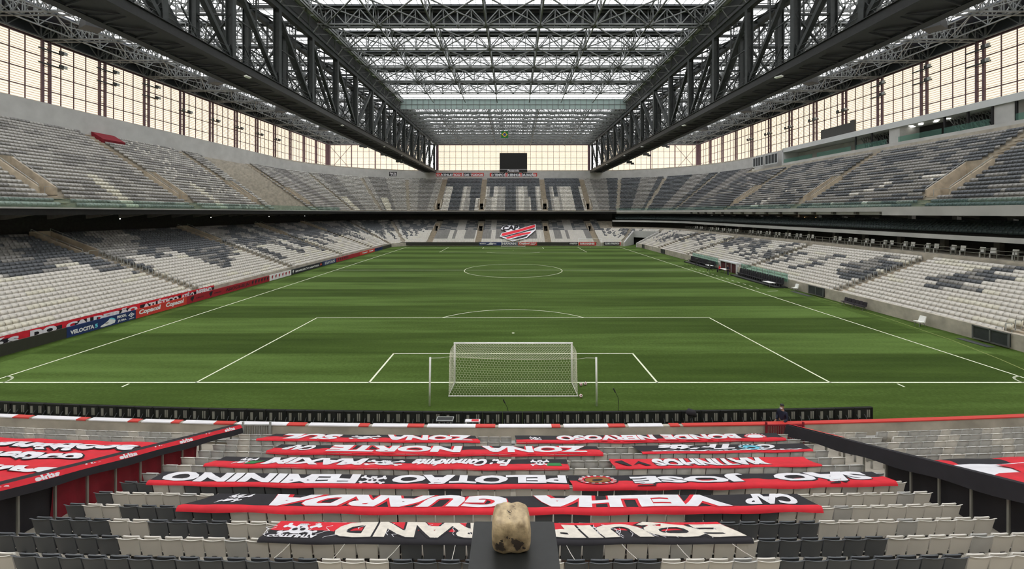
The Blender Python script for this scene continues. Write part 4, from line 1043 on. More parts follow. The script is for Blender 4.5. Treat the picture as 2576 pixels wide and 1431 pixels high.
# ------------------------------------------------------------------ roof
NODE = [47.0-26.8+9.3*k for k in range(-6, 14)]      # y of the bays
ZB, ZT = 27.5, 38.3
def main_truss(sgn, label):
    r = empty('main_truss', (sgn*33.7, 0, ZB)); tag(r, label, 'roof truss', 'two giant trusses carrying the roof')
    xi, xo = -sgn*2.2, sgn*1.9; H = ZT-ZB; y0, y1 = NODE[0]-6, 146.2
    for x, nm in ((xi, 'bottom_chord'), (xo, 'bottom_chord')):
        b = MB(); b.span(x-.35, x+.35, y0, y1, -.45, .45); b.span(x-.5, x+.5, y0, y1, -.5, -.42); b.span(x-.5, x+.5, y0, y1, .42, .5); b.build(nm, steel_black, r)
    for x in (xi, xo):
        b = MB(); b.span(x-.35, x+.35, y0, y1, H-.4, H+.4); b.span(x-.5, x+.5, y0, y1, H+.36, H+.44); b.build('top_chord', steel_dark, r)
    post = None; diag = None
    for x in (xi, xo):
        for i, y in enumerate(NODE):
            if post is None:
                b = MB(); b.span(-.42, -.34, -.30, .30, .45, H-.4); b.span(.34, .42, -.30, .30, .45, H-.4); b.span(-.36, .36, -.06, .06, .45, H-.4)
                b.prism([(0, .4), (1.3, .4), (0, 2.2)], lambda a, c, t: (t, a, c), -.06, .06); b.prism([(0, .4), (-1.3, .4), (0, 2.2)], lambda a, c, t: (t, a, c), -.06, .06)
                post = b.build('post', steel_dark, r); o = post
            else: o = post.copy(); COL.objects.link(o)
            o.location = (x, y, 0)
            if i < len(NODE)-1:
                near = y < 52
                if diag is None:
                    b = MB(); b.bar((0, 0, H-.5), (0, 9.3, .5), .5, .42); diag = b.build('diagonal', steel_dark, r)
                    b = MB(); b.bar((0, 0, .5), (0, 9.3, H-.5), .5, .42); diag2 = b.build('diagonal', steel_dark, r); dg = [False, False]
                src = diag if near else diag2; q = 0 if near else 1
                if not dg[q]: o = src; dg[q] = True
                else: o = src.copy(); COL.objects.link(o)
                o.location = (x, y, 0)
    b = MB()
    for i, y in enumerate(NODE):
        b.bar((xi, y, .3), (xo, y, H*.5), .18); b.bar((xo, y, .3), (xi, y, H*.5), .18); b.bar((xi, y, H*.5), (xo, y, H*.5), .22); b.bar((xi, y, H*.5), (xo, y, H-.3), .18)
        for z in (0, H): b.bar((xi, y, z), (xo, y, z), .3, .4)
        if i < len(NODE)-1:
            for z in (0, H): b.bar((xi, y, z), (xo, y+9.3, z), .2); b.bar((xo, y, z), (xi, y+9.3, z), .2); b.bar((xi, y+4.65, z), (xo, y+4.65, z), .22)
            for x in (xi, xo):                                              # secondary half-bay members
                b.bar((x, y+4.65, H*.5), (x, y+4.65, H-.3), .16, .16); b.bar((x, y, H*.5), (x, y+4.65, H*.5), .14, .14)
                b.bar((x, y+4.65, .4), (x, y+(2.3 if y < 52 else 7.0), H*.27), .12)
    b.build('cross_bracing', steel_dark, r)
    b = MB()
    b.span(-1.4, 1.4, y0, y1, -.30, -.24)
    for i in range(int((y1-y0)/3.1)):
        y = y0+i*3.1; b.bar((xi, y, -.42), (xo, y+1.55, -.42), .12, .12); b.bar((xi, y+3.1, -.42), (xo, y+1.55, -.42), .12, .12); b.bar((xi, y, -.36), (xo, y, -.36), .15, .15)
    b.build('soffit_grid', steel_black, r)
    b = MB(); 
    for i in range(int((y1-y0)/3.1)):
        y = y0+i*3.1; b.add([(xi+sgn*.6, y+.5, -.25), (xi+sgn*1.9, y+.5, -.25), (xi+sgn*1.9, y+2.3, -.25), (xi+sgn*.6, y+2.3, -.25)], [(0, 1, 2, 3)])
    # catwalk rail on the inner side
    b = MB(); xr = xi-sgn*.2
    for z in (1.0, 1.5): b.bar((xr, y0, z), (xr, y1, z), .06)
    for i in range(int((y1-y0)/3.1)): y = y0+i*3.1; b.bar((xr, y, .4), (xr, y, 1.5), .05)
    b.bar((xi-sgn*.5, y0, H+1.0), (xi-sgn*.5, y1, H+1.0), .12); b.build('catwalk_rail', steel_dark, r)
    # gutter walkway above the inner top chord with pale sheets
    b = MB(); xg = xi-sgn*1.6
    for i, y in enumerate(NODE[:-1]):
        b.bar((xi, y, H), (xg, y, H+2.2), .16); b.bar((xi, y, H+.3), (xg, y+4.6, H+2.2), .12); b.bar((xg, y+4.6, H+2.2), (xi, y+9.3, H+.3), .12); b.bar((xi, y+4.6, H), (xg, y+4.6, H+2.2), .12)
        for q in range(4): b.span(xg-.6, xg+.6, y+q*2.32+.12, y+q*2.32+2.2, H+2.2, H+2.26, 1)
    b.bar((xg-.65, y0, H+2.15), (xg-.65, y1, H+2.15), .15, .3); b.bar((xg+.65, y0, H+2.15), (xg+.65, y1, H+2.15), .15, .3)
    b.build('gutter_walkway', [steel_grey, concrete_pale], r)
    return r
main_truss(-1, 'giant dark steel box truss running the length of the left side of the roof')
main_truss(1, 'giant dark steel box truss running the length of the right side of the roof')
b = MB()
for s in (-1, 1): b.span(s*33.7-2.6, s*33.7+2.6, 143.5, 146.4, 24.5, 27.1); b.span(s*33.7-1.6, s*33.7+1.6, 143.3, 146.2, 0, 24.6)
o = b.build('wall_truss_piers', concrete_pale); tag(o, 'grey piers under the far ends of the giant trusses', kind='structure')

def lattice(x0, x1, step, H, w, wz, mb, y=0, xb=False):
    n = max(1, round((x1-x0)/step)); st = (x1-x0)/n
    for i in range(n+1):
        x = x0+i*st; mb.bar((x, y, 0), (x, y, H), w*.6)
        if i < n:
            mb.bar((x, y, 0), (x+st/2, y, H), w*.7); mb.bar((x+st/2, y, H), (x+st, y, 0), w*.7); mb.bar((x+st/2, y, 0), (x+st/2, y, H), w*.5)
def cross_truss(name, x0, x1, H, step, w, mats=steel_grey, twin=True):
    r = empty(name)
    b = MB()
    for y in ((-.55, .55) if twin else (0,)): b.bar((x0, y, 0), (x1, y, 0), w, w)
    b.build('bottom_chord', mats, r)
    b = MB()
    for y in ((-.55, .55) if twin else (0,)): b.bar((x0, y, H), (x1, y, H), w, w)
    b.build('top_chord', mats, r)
    b = MB()
    for y in ((-.55, .55) if twin else (0,)): lattice(x0, x1, step, H, w, w, b, y)
    if twin:
        n = round((x1-x0)/step)
        for i in range(n+1): x = x0+(x1-x0)*i/n; b.bar((x, -.55, 0), (x, .55, 0), w*.6); b.bar((x, -.55, H), (x, .55, H), w*.6); b.bar((x, -.55, 0), (x, .55, H), w*.4)
    b.build('web', mats, r)
    return r
mid = [y for y in NODE if y < 84]; farn = [84.0+5.6+5.2*i for i in range(11)]
ct = cross_truss('roof_truss', -30.2, 30.2, 2.4, 4.2, .22); first = True
vis = [y for y in mid if y > -8]
for i, y in enumerate(mid):
    o = ct if first else dup(ct); first = False; o.location = (0, y, 39.9)
    j = len(mid)-1-i
    tag(o, 'steel lattice truss under the sliding centre roof, %s counted from the green glass wall' % ORD[j], 'roof truss', 'lattice trusses under the centre roof')
ft = cross_truss('far_roof_truss', -30.5, 30.5, 2.6, 3.4, .2); first = True
for i, y in enumerate(farn):
    o = ft if first else dup(ft); first = False; o.location = (0, y, 38.3)
    tag(o, 'steel lattice truss under the fixed far roof, %s counted from the far facade' % ORD[len(farn)-1-i], 'roof truss', 'lattice trusses under the far roof')
stt = cross_truss('side_roof_truss', -20, 20, 2.6, 3.3, .2); first = True
for s, nm in ((-1, 'left'), (1, 'right')):
    for i, u in enumerate(side_pairs):
        y = FYN+u+.5
        if y < -34: continue
        o = stt if first else dup(stt); first = False; o.location = (s*56.0, y, 38.7)
        tag(o, 'lattice truss across the %s side roof, %s counted from the far end' % (nm, ORD[len(side_pairs)-1-i]), 'roof truss', 'lattice trusses of the side roofs')
# lengthwise trusses
def long_truss(x, y0, y1, z, H, label, group, w=.2):
    r = empty('lengthwise_truss', (x, 0, z)); tag(r, label, 'roof truss', group)
    b = MB(); b.bar((0, y0, 0), (0, y1, 0), w, w); b.build('bottom_chord', steel_grey, r)
    b = MB(); b.bar((0, y0, H), (0, y1, H), w, w); b.build('top_chord', steel_grey, r)
    b = MB(); n = int((y1-y0)/4.65)
    for i in range(n):
        y = y0+i*4.65; b.bar((0, y, 0), (0, y, H), w*.7); b.bar((0, y, 0), (0, y+2.3, H), w*.6); b.bar((0, y+2.3, H), (0, y+4.65, 0), w*.6)
    b.build('web', steel_grey, r); return r
NM = ['leftmost', 'second from the left', 'third from the left', 'fourth from the left', 'fifth from the left', 'sixth from the left', 'seventh from the left', 'rightmost']
for i, x in enumerate((-29.2, -21, -12.6, -4.2, 4.2, 12.6, 21, 29.2)): long_truss(x, NODE[0], 84.5, 39.9, 2.4, 'lengthwise lattice truss under the centre roof, %s' % NM[i], 'lengthwise trusses under the centre roof')
for i, x in enumerate((-21, -7, 7, 21)): long_truss(x, 86, 146, 38.3, 2.6, 'lengthwise lattice truss under the far roof, %s of four' % ['leftmost', 'second', 'third', 'rightmost'][i], 'lengthwise trusses under the far roof', .16)
for s, nm in ((-1, 'left'), (1, 'right')):
    for i, x in enumerate((42.5, 50, 58, 64.5, 70.5)): long_truss(s*x, -34, 146, 38.7, 2.6, 'lengthwise lattice truss in the %s side roof, %s outward from the giant truss' % (nm, ORD[i]), 'lengthwise trusses of the side roofs', .17)
    long_truss(s*75.3, -34, 146, 38.8, 2.5, 'lattice eaves truss on top of the %s facade' % nm, 'eaves trusses', .22)
# diagonal bracing in the roof plane: one object per zone
def brace(name, label, xs, ys, z, w):
    b = MB()
    for i in range(len(xs)-1):
        for j in range(len(ys)-1):
            b.bar((xs[i], ys[j], z), (xs[i+1], ys[j+1], z), w); b.bar((xs[i+1], ys[j], z), (xs[i], ys[j+1], z), w)
    o = b.build(name, steel_grey); tag(o, label, kind='structure')
brace('ceiling_bracing_centre', 'diagonal steel bracing of the centre roof', (-29.2, -21, -12.6, -4.2, 4.2, 12.6, 21, 29.2), mid, 40.0, .16)
0 and brace('ceiling_bracing_top', 'upper diagonal steel bracing of the centre roof', np.linspace(-29.2, 29.2, 15), [m+q for m in mid[:-1] for q in (0, 4.65)]+[mid[-1]], 42.2, .10)
brace('ceiling_bracing_far', 'diagonal steel bracing of the far roof', np.linspace(-30, 30, 9), farn, 38.5, .12)
for s in (-1, 1): brace('ceiling_bracing_%s' % ('left' if s < 0 else 'right'), 'diagonal steel bracing of the side roof', [s*x for x in (36, 42.5, 50, 58, 64.5, 70.5)], [FYN+u+.5 for u in side_pairs if FYN+u > -30], 38.9, .12)
# skins with purlins
def skin(name, label, x0, x1, y0, y1, z, px, py, op=()):
    b = MB(); b.grid(lambda u, v: (x0+(x1-x0)*u, y0+(y1-y0)*v, z), 1, 1); o = b.build(name, roof_sheet); tag(o, label, kind='structure')
    b = MB(); n = int((x1-x0)/px)
    for i in range(n+1): x = x0+(x1-x0)*i/n; b.bar((x, y0, z-.06), (x, y1, z-.06), .06, .09)
    n = int((y1-y0)/py)
    for i in range(n+1): y = y0+(y1-y0)*i/n; b.bar((x0, y, z-.12), (x1, y, z-.12), .09, .13)
    for a, c, d, e in op: b.span(a, c, d, e, z-.30, z-.02, 1)
    b.build('purlin_grid', [steel_grey, roof_opaque], o); return o
skin('ceiling_centre', 'translucent white panels of the sliding centre roof', -31, 31, NODE[0], 84.5, 42.75, 1.25, 1.55, [(-31, 31, y-1.15, y+1.25) for y in mid])
skin('ceiling_far', 'translucent white panels of the fixed far roof', -31, 31, 84.5, 146.5, 41.3, 1.5, 2.6, [])
skin('ceiling_near', 'roof panels over the near end', -31, 31, FYN, NODE[0], 41.3, 3, 3)
for s, nm in ((-1, 'left'), (1, 'right')):
    x0, x1 = (-70.5, -36.2) if s < 0 else (36.2, 70.5)
    ys = [FYN+u+.5 for u in side_pairs]
    skin('ceiling_%s' % nm, 'translucent white panels of the %s side roof' % nm, x0, x1, FYN, 146.5, 41.7, 1.5, 1.87, [(x0, x1, y-.6, y+.6) for y in ys])
    b = MB(); a, c = (-76.6, -70.5) if s < 0 else (70.5, 76.6)
    b.span(a, c, FYN, 146.6, 41.3, 41.6)
    o = b.build('ceiling_eaves_%s' % nm, roof_navy); tag(o, 'dark opaque eaves panels on the %s side' % nm, kind='structure')
    b = MB(); b.span(s*33.7-2.7, s*33.7+2.7, FYN, 146.5, 42.9, 43.1); b.span(s*76.3-.1, s*76.3+.1, FYN, 146.5, 38.8, 41.6)
    o = b.build('ceiling_ridge_%s' % nm, roof_opaque); tag(o, 'dark panels above the giant truss', kind='structure')
b = MB(); b.span(-76, 76, 146.3, 146.5, 38.8, 42.9)
o = b.build('wall_far_gable', roof_opaque); tag(o, 'dark closing panels between the far facade and the roof', kind='structure')
yw = 65.6-26.8
b = MB(); b.span(-30.5, 30.5, yw+.9, yw+1.0, 39.9, 42.5)
for i in range(40): x = -30+i*1.54; b.span(x-.04, x+.04, yw+.8, yw+.9, 39.9, 42.5, 1)
for z in (40.4, 41.2, 42.0): b.span(-30.5, 30.5, yw+.8, yw+.9, z-.04, z+.04, 1)
o = b.build('ceiling_step', [roof_opaque, steel_dark]); tag(o, 'dark vertical panel closing the step of the sliding roof', kind='structure')
b = MB(); b.span(-30, 30, 85.4, 85.45, 38.3, 41.0)
o = b.build('window_5', glass_wall_m); tag(o, 'pale green translucent wall hanging across the roof', kind='structure')
m = MB()
for i in range(41): x = -30+i*1.5; m.bar((x, 85.3, 37.7), (x, 85.3, 41.2), .09)
for z in (37.7, 38.3, 39.6, 41.0): m.bar((-30, 85.3, z), (30, 85.3, z), .10)
m.build('window_mullion', steel_grey, o)

# speakers under the side roofs
sp = empty('speaker_cluster')
b = MB(); b.add([(-1.3, -1.0, 0), (1.3, -1.0, 0), (1.3, 1.0, .1), (-1.3, 1.0, .1), (-1.1, -.9, 1.2), (1.1, -.9, 1.2), (1.1, .9, 1.2), (-1.1, .9, 1.2)], [(0, 3, 2, 1), (4, 5, 6, 7), (0, 1, 5, 4), (1, 2, 6, 5), (2, 3, 7, 6), (3, 0, 4, 7)]); b.build('cabinet', steel_black, sp)
b = MB()
for a in (-1.1, 1.1):
    for c in (-.8, .8): b.bar((a, c, 1.2), (a*.8, c*.6, 3.0), .08)
    b.bar((a, -.8, 2.0), (a, .8, 2.0), .07)
b.bar((-1.2, -.8, 1.9), (1.2, .8, 1.9), .07); b.bar((1.2, -.8, 1.9), (-1.2, .8, 1.9), .07); b.build('cage', steel_dark, sp)
for i, d in enumerate((58, 82.4, 105.6, 129)):
    for s, nm in ((-1, 'left'), (1, 'right')):
        o = sp if (i == 0 and s < 0) else dup(sp); o.location = (s*58, d-26.8, 36.0); o.rotation_euler = (0, 0, s*.5)
        tag(o, 'black speaker cluster hanging under the %s side roof, %s from the camera' % (nm, ORD[i]), 'speaker', 'speaker clusters under the side roofs')
# floodlight racks on the facade columns
def rack(two, name='floodlight_rack'):
    r = empty(name); b = MB()
    zs = (1.15, -1.15) if two else (0,)
    for z in zs: b.bar((.35, -1.5, z), (.35, 2.2, z), .16); b.bar((0, 0, z+.5), (.4, 0, z), .08); b.bar((.35, -1.5, z+.12), (.35, 2.2, z+.12), .05)
    b.build('arm', steel_dark, r)
    for z in zs:
        for y in ((1.5, 2.1) if two else (-.6, .9, 1.7)):
            q = MB(); q.box((.75, y, z+.25), (.25, .55, .5)); q.bar((.4, y, z), (.7, y, z+.2), .07); q.build('floodlight', steel_light if y > 1.6 else steel_dark, r)
    return r
rk2 = rack(True); rk1 = rack(False); u2 = u1 = False
vis_pairs = [u for u in side_pairs if FYN+u > 38 and FYN+u < 125]
for s, nm in ((-1, 'left'), (1, 'right')):
    for i, u in enumerate(vis_pairs[:8]):
        two = i < 3
        if two: o = dup(rk2) if u2 else rk2; u2 = True
        else: o = dup(rk1) if u1 else rk1; u1 = True
        o.location = (s*75.6, FYN+u+.5, 35.9 if two else 33.9); o.rotation_euler = (0, 0, 0 if s < 0 else PI)
        if s > 0: o.location.y += .3
        tag(o, 'dark floodlight rack on the %s facade columns, %s from the camera' % (nm, ORD[i]), 'floodlight', 'floodlight racks on the facade columns')
# fluorescent fixtures under the giant trusses
fx = empty('strip_light'); b = MB(); b.box((0, 0, 0), (.3, 1.2, .14)); b.build('housing', white_paint, fx); b = MB(); b.bar((0, 0, .05), (0, 0, .6), .05); b.build('hanger', steel_dark, fx)
kk = 0
for s, nm in ((-1, 'left'), (1, 'right')):
    for i, d in enumerate((49.5, 77, 102, 118, 140)):
        o = fx if kk == 0 else dup(fx); kk += 1; o.location = (s*31.2, d-26.8, 26.75); o.rotation_euler = (.12, .35*s, .1)
        tag(o, 'small white strip light under the %s giant truss, %s from the camera' % (nm, ORD[i]), 'light', 'strip lights under the giant trusses')
# lamps hanging in front of the far facade
hl = empty('hanging_floodlight'); b = MB(); b.box((0, 0, 0), (1.5, .6, .7)); b.box((.9, 0, -.35), (.8, .5, .5)); b.build('lamp_body', steel_dark, hl); b = MB(); b.bar((0, 0, .3), (0, 0, 12), .1); b.build('hanger', steel_dark, hl)
kk = 0
for px, py in ((911, 367), (965, 388), (1003, 405), (1672, 366), (1625, 388), (1583, 408)):
    d = 120.; x = X_at(px, d); z = CZ+(535-py)/F*d
    o = hl if kk == 0 else dup(hl); kk += 1; o.location = (x, d-26.8, z)
    b = MB(); tag(o, 'dark floodlight hanging before the far facade, %s from the left' % ORD[[0, 1, 2, 5, 4, 3][kk-1]], 'floodlight', 'floodlights hanging before the far facade')

# ------------------------------------------------------------------ screen, slogans and flags at the far end
Df = 171.0; YF = Df-26.8
def wx(px, d): return X_at(px, d)
def wz(py, d): return CZ+(535-py)/F*d
r = empty('scoreboard_screen', (0, YF, wz(430, Df))); x0, x1 = wx(1257, Df), wx(1326, Df); z0, z1 = wz(426, Df), wz(385, Df); base = Vector((0, -YF, -wz(430, Df)))
tag(r, 'large switched-off black screen above the far stand', 'screen')
def rel(mb, name, m, par): o = mb.build(name, m, par); o.location = base; return o
b = MB(); b.span(x0, x1, YF-.6, YF, z0, z1); rel(b, 'casing', steel_black, r)
b = MB(); b.span(x0+.25, x1-.25, YF-.66, YF-.6, z0+.25, z1-.2); b.build('display', screen_black, bpy.data.objects['casing'])
b = MB(); b.span(x0, x1, YF-.6, YF, wz(433, Df), z0-.15); rel(b, 'lower_panel', steel_black, r)
b = MB(); b.span(x0-.1, x1+.1, YF-.6, YF, z0-.12, z0-.02, 0)
letters(b, 'Panasonic', flat((wx(1277, Df), YF-.64, wz(432, Df)), (wx(1306, Df)-wx(1277, Df), 0, 0), (0, 0, .85)), 0, .04); rel(b, 'lettering', board_white, r)
b = MB(); [b.span(x-.2, x+.2, YF-.4, YF, 25.5, wz(433, Df)) for x in (x0+2, x1-2)]; rel(b, 'support', steel_dark, r)
def far_board(label, px0, px1, py0, py1, d, m_, texts, name='slogan_board', cat='banner'):
    X0, X1, Z0, Z1 = wx(px0, d), wx(px1, d), wz(py1, d), wz(py0, d); y = d-26.8
    b = MB(); b.span(X0, X1, y, y+.12, Z0, Z1)
    mats = m_ if isinstance(m_, list) else [m_]
    o = b.build(name, mats); tag(o, label, cat)
    for q, (s0, s1, mm) in enumerate([t for t in texts if t[0] != 'T' and not isinstance(t[0], str)]):
        b2 = MB(); b2.span(X0+(X1-X0)*s0, X0+(X1-X0)*s1, y-.03, y, Z0, Z1); b2.build('colour_panel', mm, o)
    b3 = MB(); any_ = False; mt = None
    for t in texts:
        if isinstance(t[0], str):
            body, a0, a1, c0, c1, mm = t; mt = mm; any_ = True
            letters(b3, body, flat((X0+(X1-X0)*a0, y-.06, Z0+(Z1-Z0)*c0), ((X1-X0)*(a1-a0), 0, 0), (0, 0, (Z1-Z0)*(c1-c0))), 0, .05)
    if any_: b3.build('lettering', mt, o)
    return o
far_board('red and black banner reading O ATHLETICO E DE TODOS under the far facade', 1097, 1217, 435, 443.5, 166.5, led_red, [(.12, .36, black_cloth), (.58, .74, black_cloth), ('O ATHLETICO É DE TODOS', .01, .985, .12, .95, board_white)])
far_board('red and black banner reading O TEMPO E O SENHOR DA RAZAO beneath the screen', 1232, 1351, 435, 444, 166.5, led_red, [(.04, .32, black_cloth), (.38, .62, black_cloth), (.68, .92, black_cloth), ('O TEMPO É O SENHOR DA RAZÃO', .03, .98, .10, .98, board_white)])
far_board('small black sign on the pale band left of the slogans', 979, 998, 432, 443, 156, black_cloth, [('Memória', .1, .9, .55, .85, board_white), ('da Torcida', .2, .95, .15, .45, board_white)], name='small_sign', cat='sign')
# flag of Brazil under the roof
d = 118.; X0, X1, Z0, Z1 = wx(1260.5, d), wx(1278.5, d), wz(347, d), wz(330, d); y = d-26.8
b = MB(); b.grid(lambda u, v: (X0+(X1-X0)*u, y+.06*math.sin(u*9), Z0+(Z1-Z0)*v), 12, 6); o = b.build('national_flag', green_cloth); tag(o, 'green flag with yellow diamond and blue disc hanging from the roof', 'flag')
cx, cz = (X0+X1)/2, (Z0+Z1)/2; hw, hh = (X1-X0)/2, (Z1-Z0)/2
b = MB(); b.add([(cx-hw*.85, y-.08, cz), (cx, y-.08, cz-hh*.8), (cx+hw*.85, y-.08, cz), (cx, y-.08, cz+hh*.8)], [(0, 1, 2, 3)]); b.build('yellow_diamond', yellow_p, o)
b = MB(); b.add([(cx+hh*.42*math.cos(t), y-.1, cz+hh*.42*math.sin(t)) for t in [i*PI/8 for i in range(16)]], [tuple(range(16))]); b.build('blue_disc', blue_p, o)
b = MB(); b.bar((cx, y, Z1), (cx, y, 38.4), .04); b.bar((X0, y, Z1), (X1, y, Z1), .06); b.build('hanging_cord', steel_dark, o)

# crest-shaped banner on the far lower seats
def crest(px, py, off=0):
    """lies on the slope of the far lower tier (t grows away from the pitch)"""
    # solve t where the seat-top plane projects to py
    s_ = .36; z00 = 1.35; dd = 137.0
    q = (535-py)/F; t = (z00-CZ-q*dd)/(q-s_); d_ = dd+t
    return Vector((X_at(px, d_), d_-26.8-off*.3, z00+s_*t+off))
def cpoly(mb, pts, off, mi): mb.add([crest(p[0], p[1], off) for p in pts], [tuple(range(len(pts)))], mi)
def C(z): return [(1050+a/5.11, 360+c/5.11) for a, c in z]
b = MB(); cpoly(b, C([(1058, 1205), (1085, 1160), (1180, 1140), (1300, 1110), (1520, 1045), (1522, 1120), (1470, 1165), (1405, 1222), (1225, 1268), (1140, 1235)]), .15, 0)
cpoly(b, C([(1070, 1108), (1110, 1070), (1200, 1062), (1300, 1070), (1312, 1090), (1270, 1125), (1150, 1145), (1120, 1125)]), .15, 0)
o = b.build('crest_banner', white_cloth); tag(o, 'giant white crest banner with red and black stripes on the far seats', 'banner')
b = MB(); cpoly(b, C([(1078, 1195), (1090, 1168), (1300, 1118), (1512, 1055), (1510, 1088), (1300, 1150), (1110, 1198)]), .22, 0); cpoly(b, C([(1135, 1222), (1300, 1170), (1465, 1145), (1440, 1170), (1280, 1205), (1160, 1238)]), .22, 0); b.build('red_stripe', red_cloth, o)
b = MB(); cpoly(b, C([(1070, 1208), (1110, 1205), (1300, 1158), (1510, 1096), (1505, 1118), (1300, 1168), (1130, 1215)]), .22, 0); cpoly(b, C([(1190, 1245), (1300, 1212), (1430, 1180), (1395, 1212), (1225, 1258)]), .22, 0); b.build('black_stripe', black_cloth, o)
b = MB(); letters(b, 'CAP', lambda u, v: crest(1050+(1095+205*u)/5.11, 360+(1130-58*v-8*u)/5.11, .24), 0, .05, .1, cuts=4); b.build('lettering', black_cloth, o)

# ------------------------------------------------------------------ advertising boards along the touchline and far line
XL = -38.3
def yl(px): return 38.3*F/(1291-px)-26.8
def lboard(label, px0, px1, m_, items, h=.95, name='advertising_board'):
    y0, y1 = yl(px0), yl(px1)
    b = MB(); b.span(XL-.12, XL, y0, y1-.02, .05, h); 
    o = b.build(name, m_); tag(o, label, 'advertising board')
    for it in items:
        if it[0] == 'T':
            _, body, a0, a1, c0, c1, mm, bold, sh = it; m = MB(); letters(m, body, flat((XL+.02, y0+(y1-y0)*a0, .05+(h-.05)*c0), (0, (y1-y0)*(a1-a0), 0), (0, 0, (h-.05)*(c1-c0))), 0, bold, sh); m.build('lettering', mm, o)
        else:
            _, pts, mm, nm = it[:4]; m = MB(); m.add([(XL+.02+(it[4] if len(it) > 4 else 0), y0+(y1-y0)*p[0], .05+(h-.05)*p[1]) for p in pts], [tuple(range(len(pts)))]); par = o
            if len(it) > 4: par = last
            q = m.build(nm, mm, par); last = q if len(it) < 5 else last
    b = MB(); n = max(1, int((y1-y0)/2))
    for i in range(n+1): yy = y0+.1+(y1-y0-.25)*i/n; b.bar((XL-.1, yy, .6), (XL-.5, yy, .03), .05)
    b.build('strut', steel_dark, o); return o
def crestlet(a, c=.5, w=.03, hh=.38): return [(a-w, c+hh*.5), (a-w*.2, c+hh*.9), (a+w, c+hh), (a+w*.7, c), (a+w*.2, c-hh*.4), (a-w*.1, c-hh), (a-w*.5, c-hh*.3), (a-w*.9, c)]
lboard('unlit grey board at the near end of the left touchline row', -60, 168, led_off, [])
boot = [(.44, .14), (.47, .10), (.60, .14), (.655, .22), (.665, .45), (.64, .60), (.625, .74), (.58, .78), (.55, .60), (.50, .40), (.45, .26)]
o = lboard('navy board reading VELOCITA 5 beside a white boot', 168, 342, led_navy, [('T', 'VELOCITA', .04, .355, .22, .62, board_white, .05, 0), ('T', '5', .365, .405, .22, .62, cyan_paint, .05, 0), ('P', boot, board_white, 'boot_shape'),
    ('P', [(.58, .72), (.625, .62), (.66, .5), (.665, .58), (.635, .74), (.60, .84), (.56, .80)], cyan_paint, 'boot_collar', .01), ('P', [(.50, .38), (.53, .47), (.57, .42), (.54, .33)], grey_panel, 'boot_logo', .01),
    ('T', 'PISCOU,', .69, .84, .52, .86, board_white, .05, 0), ('T', 'JÁ ERA.', .70, .84, .12, .44, board_white, .05, 0),
    ('P', [(.865, .58), (.92, .84), (.975, .58), (.92, .34)], board_white, 'diamond_logo'), ('P', [(.885, .58), (.92, .75), (.955, .58), (.92, .43)], led_navy, 'diamond_inner', .01), ('P', [(.90, .58), (.92, .67), (.94, .58), (.92, .50)], board_white, 'diamond_core', .02), ('T', 'umbro', .88, .965, .14, .27, board_white, .02, 0)])
lboard('bright red board with the white word Copacol twice', 342, 470, led_red, [('T', 'Copacol', .05, .45, .20, .88, board_white, .05, .15), ('T', 'Copacol', .55, .93, .20, .88, board_white, .05, .15)])
lboard('dark red board with black crests and ASSOCIE-SE JA', 470, 678, led_deep, [('P', crestlet(.05, .5, .018), led_black, 'crest'), ('T', 'FURACÃO', .085, .16, .40, .62, led_black, .02, 0), ('P', crestlet(.235, .5, .018), led_black, 'crest'), ('T', 'FURACÃO', .27, .345, .40, .62, led_black, .02, 0), ('T', 'ASSOCIE-SE JÁ!', .40, .70, .15, .85, led_black, .02, 0)]+[('P', crestlet(.745+.045*i, .5, .013), led_black, 'crest') for i in range(6)])
lboard('white board with six small red crests', 678, 733, board_white, [('P', crestlet(.12+.155*i, .5, .035), led_deep, 'crest') for i in range(6)])
lboard('black board reading BRASILEIRAO ASSAI 2020', 733, 812, led_black, [('P', crestlet(.05, .5, .02), board_white, 'crest'), ('T', 'BRASILEIRÃO ASSAÍ 2020', .11, .86, .30, .72, board_white, .04, .1), ('P', [(.89, .3), (.93, .85), (.97, .4)], led_red, 'flame')])
lboard('navy board reading HAVAN beyond the black league board', 812, 846, led_navy, [('T', 'HAVAN', .15, .88, .18, .85, board_white, .02, 0)])
lboard('dark red board with small black crests near the far corner', 846, 905, led_deep, [('P', crestlet(.08+.075*i, .5, .02), led_black, 'crest') for i in range(6)])
lboard('red and navy board with small white words by the far left corner', 905, 962, led_red, [('T', 'Copacol', .1, .3, .25, .8, board_white, .05, .1), ('T', 'Copacol', .38, .55, .25, .8, board_white, .05, .1), ('P', [(.62, 0), (1, 0), (1, 1), (.62, 1)], led_navy, 'navy_panel'), ('T', 'VELOCITA', .66, .95, .3, .75, board_white, .05, 0)])
b = MB(); b.span(XL-.12, XL, yl(962), 107.4, .05, .95); b.add([(XL, 107.4, .05), (XL, 107.4, .95), (-36.6, 109.3, .95), (-36.6, 109.3, .05)], [(0, 1, 2, 3), (3, 2, 1, 0)])
o = b.build('advertising_board', led_off); tag(o, 'unlit board turning round the far left corner', 'advertising board')
